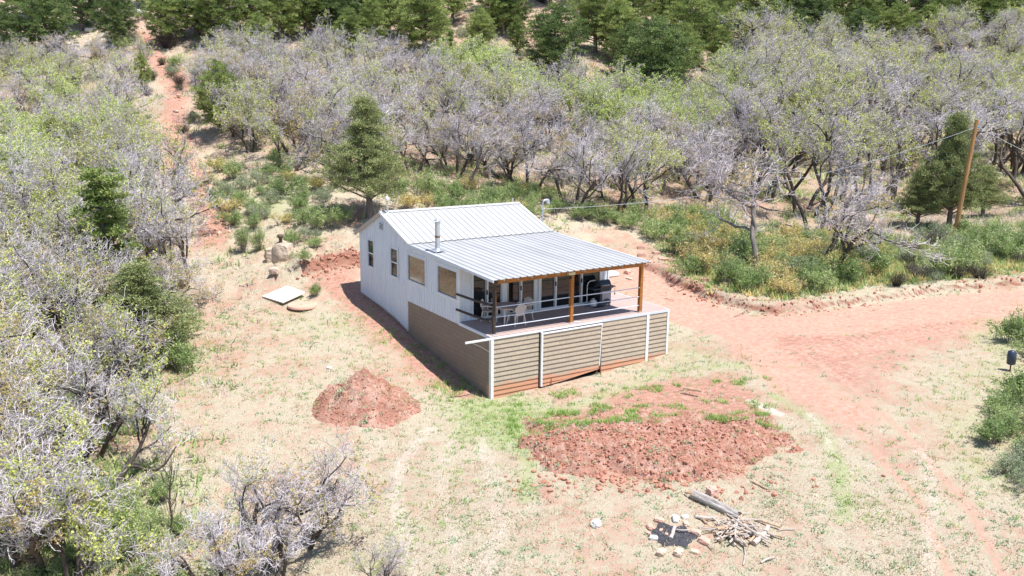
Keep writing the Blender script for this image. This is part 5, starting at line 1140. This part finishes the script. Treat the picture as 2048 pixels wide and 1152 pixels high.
stick(at(1366, 787)+np.array([0, 0, .22]), at(1402, 794)+np.array([0, 0, .22]), .05, .05, 'deadtan', 'short_log', 'short tan log on the pale soil above the earth bank', bend=.01, seed=6, cat='log')
stick(at(1693, 885)+np.array([0, 0, .02]), at(1700, 882)+np.array([0, 0, .02]), .02, .02, 'deadwood', 'branch', 'tiny stick by the pale rut', seed=7)
pc = at(1475, 1066); rs_ = random.Random(21); GW = 'sticks of the firewood heap'
for i in range(64):
    a_ = rs_.uniform(0, math.pi); rr = abs(rs_.gauss(0, .36)); th = rs_.uniform(0, 6.28); c = pc[:2]+RH*rr*math.cos(th)*1.25+FH*rr*math.sin(th)*.95
    L_ = rs_.uniform(.22, .55)*(1.2 if rr < .4 else .8); z0 = hz(c[0], c[1])+.03+max(0, .26-.30*rr)*rs_.random()
    dv = np.array([math.cos(a_), math.sin(a_)]); tz = rs_.gauss(0, .05)
    light = rs_.random() < .7; r_ = rs_.uniform(.014, .036)
    stick((*(c-dv*L_), max(z0-tz, hz(*(c-dv*L_))+r_)), (*(c+dv*L_), max(z0+tz, hz(*(c+dv*L_))+r_)), r_, r_*.7, 'deadwood' if light else 'deadtan', 'firewood_stick', ('bleached grey' if light else 'tan')+' stick in the firewood heap below the grey log', ('bleached grey ' if light else 'tan ')+GW, bend=.07, seed=i, k=6, cat='firewood')
for i, (u1, v1, u2, v2, r_, lb) in enumerate(((1507, 1092, 1535, 1062, .075, 'thick curved bleached log at the front of the firewood heap'), (1478, 1082, 1522, 1072, .045, 'long pale limb on the front edge of the firewood heap'), (1392, 1036, 1432, 1042, .045, 'pale limb jutting left of the firewood heap'), (1465, 1080, 1492, 1098, .05, 'grey board end at the near side of the heap'), (1530, 1070, 1566, 1080, .03, 'tan limb jutting right from the firewood heap'), (1510, 1042, 1560, 1060, .035, 'long tan limb along the back right of the heap'), (1522, 1128, 1548, 1120, .03, 'crooked bleached branch in the grass below the heap'))):
    stick(at(u1, v1)+np.array([0, 0, r_]), at(u2, v2)+np.array([0, 0, r_+.05]), r_, r_*.85, 'deadwood' if i not in (4, 5) else 'deadtan', 'firewood_stick', lb, None, bend=.05, seed=90+i, k=9, cat='firewood')
pf = at(1345, 1070); mb = MB(); rn = np.random.default_rng(8); K = 40; rad = .56*(1+.12*np.sin(np.arange(K)*.9)+rn.normal(0, .06, K)); V = [(0, 0, .035)]
for rr in (.5, .85, 1.0):
    for i in range(K): a_ = i*2*math.pi/K; xx = math.cos(a_)*rad[i]*rr*1.05; yy = math.sin(a_)*rad[i]*rr; V.append((xx, yy, hz(pf[0]+xx, pf[1]+yy)-pf[2]+(.03 if rr < .9 else .006)+rn.uniform(0, .012)))
F = [(0, 1+i, 1+(i+1) % K) for i in range(K)]; mb.add(V, F, 'ash'); mb2 = [(1+r*K+i, 1+(r+1)*K+i, 1+(r+1)*K+(i+1) % K, 1+r*K+(i+1) % K) for r in range(2) for i in range(K)]; mb.add(V, mb2, 'ash')
tag(mb.build('fire_pit_ash', loc=tuple(pf)), 'black charcoal patch of the fire pit', 'fire pit')
stick(pf+np.array([0.0, -.02, .06])+np.append(RH*-.12-FH*.28, 0), pf+np.append(RH*.1+FH*.25, .12), .05, .045, 'deadwood', 'half_burnt_log', 'short pale log lying across the charcoal', bend=.01, seed=61, cat='log')
stick(pf+np.append(RH*.12+FH*.12, .10), pf+np.append(RH*.5+FH*.16, .08), .02, .015, 'deadwood', 'branch', 'thin pale stick at the right rim of the fire pit', seed=62)
ring = [(1322, 1108, .26, 'stoneblk', 'tan block stone on the near left rim of the fire pit'), (1357, 1108, .27, 'stoneblk', 'largest pale stone on the near rim of the fire pit'), (1388, 1106, .2, 'stoneblk', 'narrow stone on the near right rim of the fire pit'), (1307, 1078, .2, 'whitestone', 'pale stone on the left rim of the fire pit'), (1300, 1056, .22, 'reddisc', 'bright red stone on the far left rim of the fire pit'), (1318, 1043, .24, 'pinkstone', 'pale pink stone at the back left of the fire pit'), (1352, 1040, .25, 'whitestone', 'white stone at the back of the fire pit'),
        (1372, 1050, .2, 'stoneblk', 'tan stone at the back right of the fire pit'), (1392, 1068, .26, 'pinkstone', 'pink stone on the right rim of the fire pit'), (1408, 1085, .28, 'pinkstone', 'long flat pink stone right of the fire pit'), (1322, 1062, .12, 'reddisc', 'small red brick bit on the left of the charcoal'), (1333, 1070, .11, 'reddisc', 'small red brick bit in the middle of the charcoal'), (1370, 1036, .18, 'whitestone', 'small pale stone farthest back behind the fire pit'), (1296, 1068, .14, 'pinkstone', 'little pink stone outside the left rim of the fire pit')]
for i, (u, v, s, m_, lb) in enumerate(ring): stone(u, v, s*1.15, s*.8, s*.6, m_, lb, 'stone', seed=200+i, name='fire_ring_stone', blocky=.45)
# roots on the conical mound
rs_ = random.Random(8); pm = at(705, 800)
for i in range(16):
    x, y = pm[:2]+RH*rs_.gauss(0, .38)+FH*rs_.gauss(.1, .3); c0 = at(728, 812)[:2]; zz = hz(x, y)+max(.1, 1.4*(1-math.hypot(((np.array([x, y])-c0)@RH)/2.15, ((np.array([x, y])-c0)@FH)/1.9)))+.12
    a_ = rs_.gauss(1.2, .5); L_ = rs_.uniform(.2, .5); e = np.array([x, y, zz])+np.append(RH*math.cos(a_)*L_-FH*.25*L_, -.35*L_)
    stick((x, y, zz), e, .012, .005, 'deadwood', 'root', 'grey root tangle strand on the conical dirt mound', 'grey roots on the conical dirt mound', bend=.12, seed=300+i, k=5, cat='root')
# fallen branches on the clearing
for i, (u1, v1, u2, v2, lb) in enumerate(((655, 640, 663, 655, 'small forked dead twig near the cabin shadow'), (325, 880, 350, 870, 'thin bleached twig in the left of the clearing'), (460, 690, 472, 675, 'dead twig standing in the dry clearing'), (1330, 598, 1350, 608, 'dark fallen twig on the yard edge'), (1468, 635, 1492, 622, 'dark fallen branch at the foot of the road bank'), (620, 700, 640, 690, 'dark thin stick beside the side wall shadow'))):
    stick(at(u1, v1)+np.array([0, 0, .03]), at(u2, v2)+np.array([0, 0, .12]), .014, .006, 'deadwood' if i < 3 else 'bark', 'branch', lb, bend=.15, seed=400+i, k=5)
print('objects', len(bpy.data.objects), 'top', sum(1 for o in bpy.data.objects if o.parent is None))
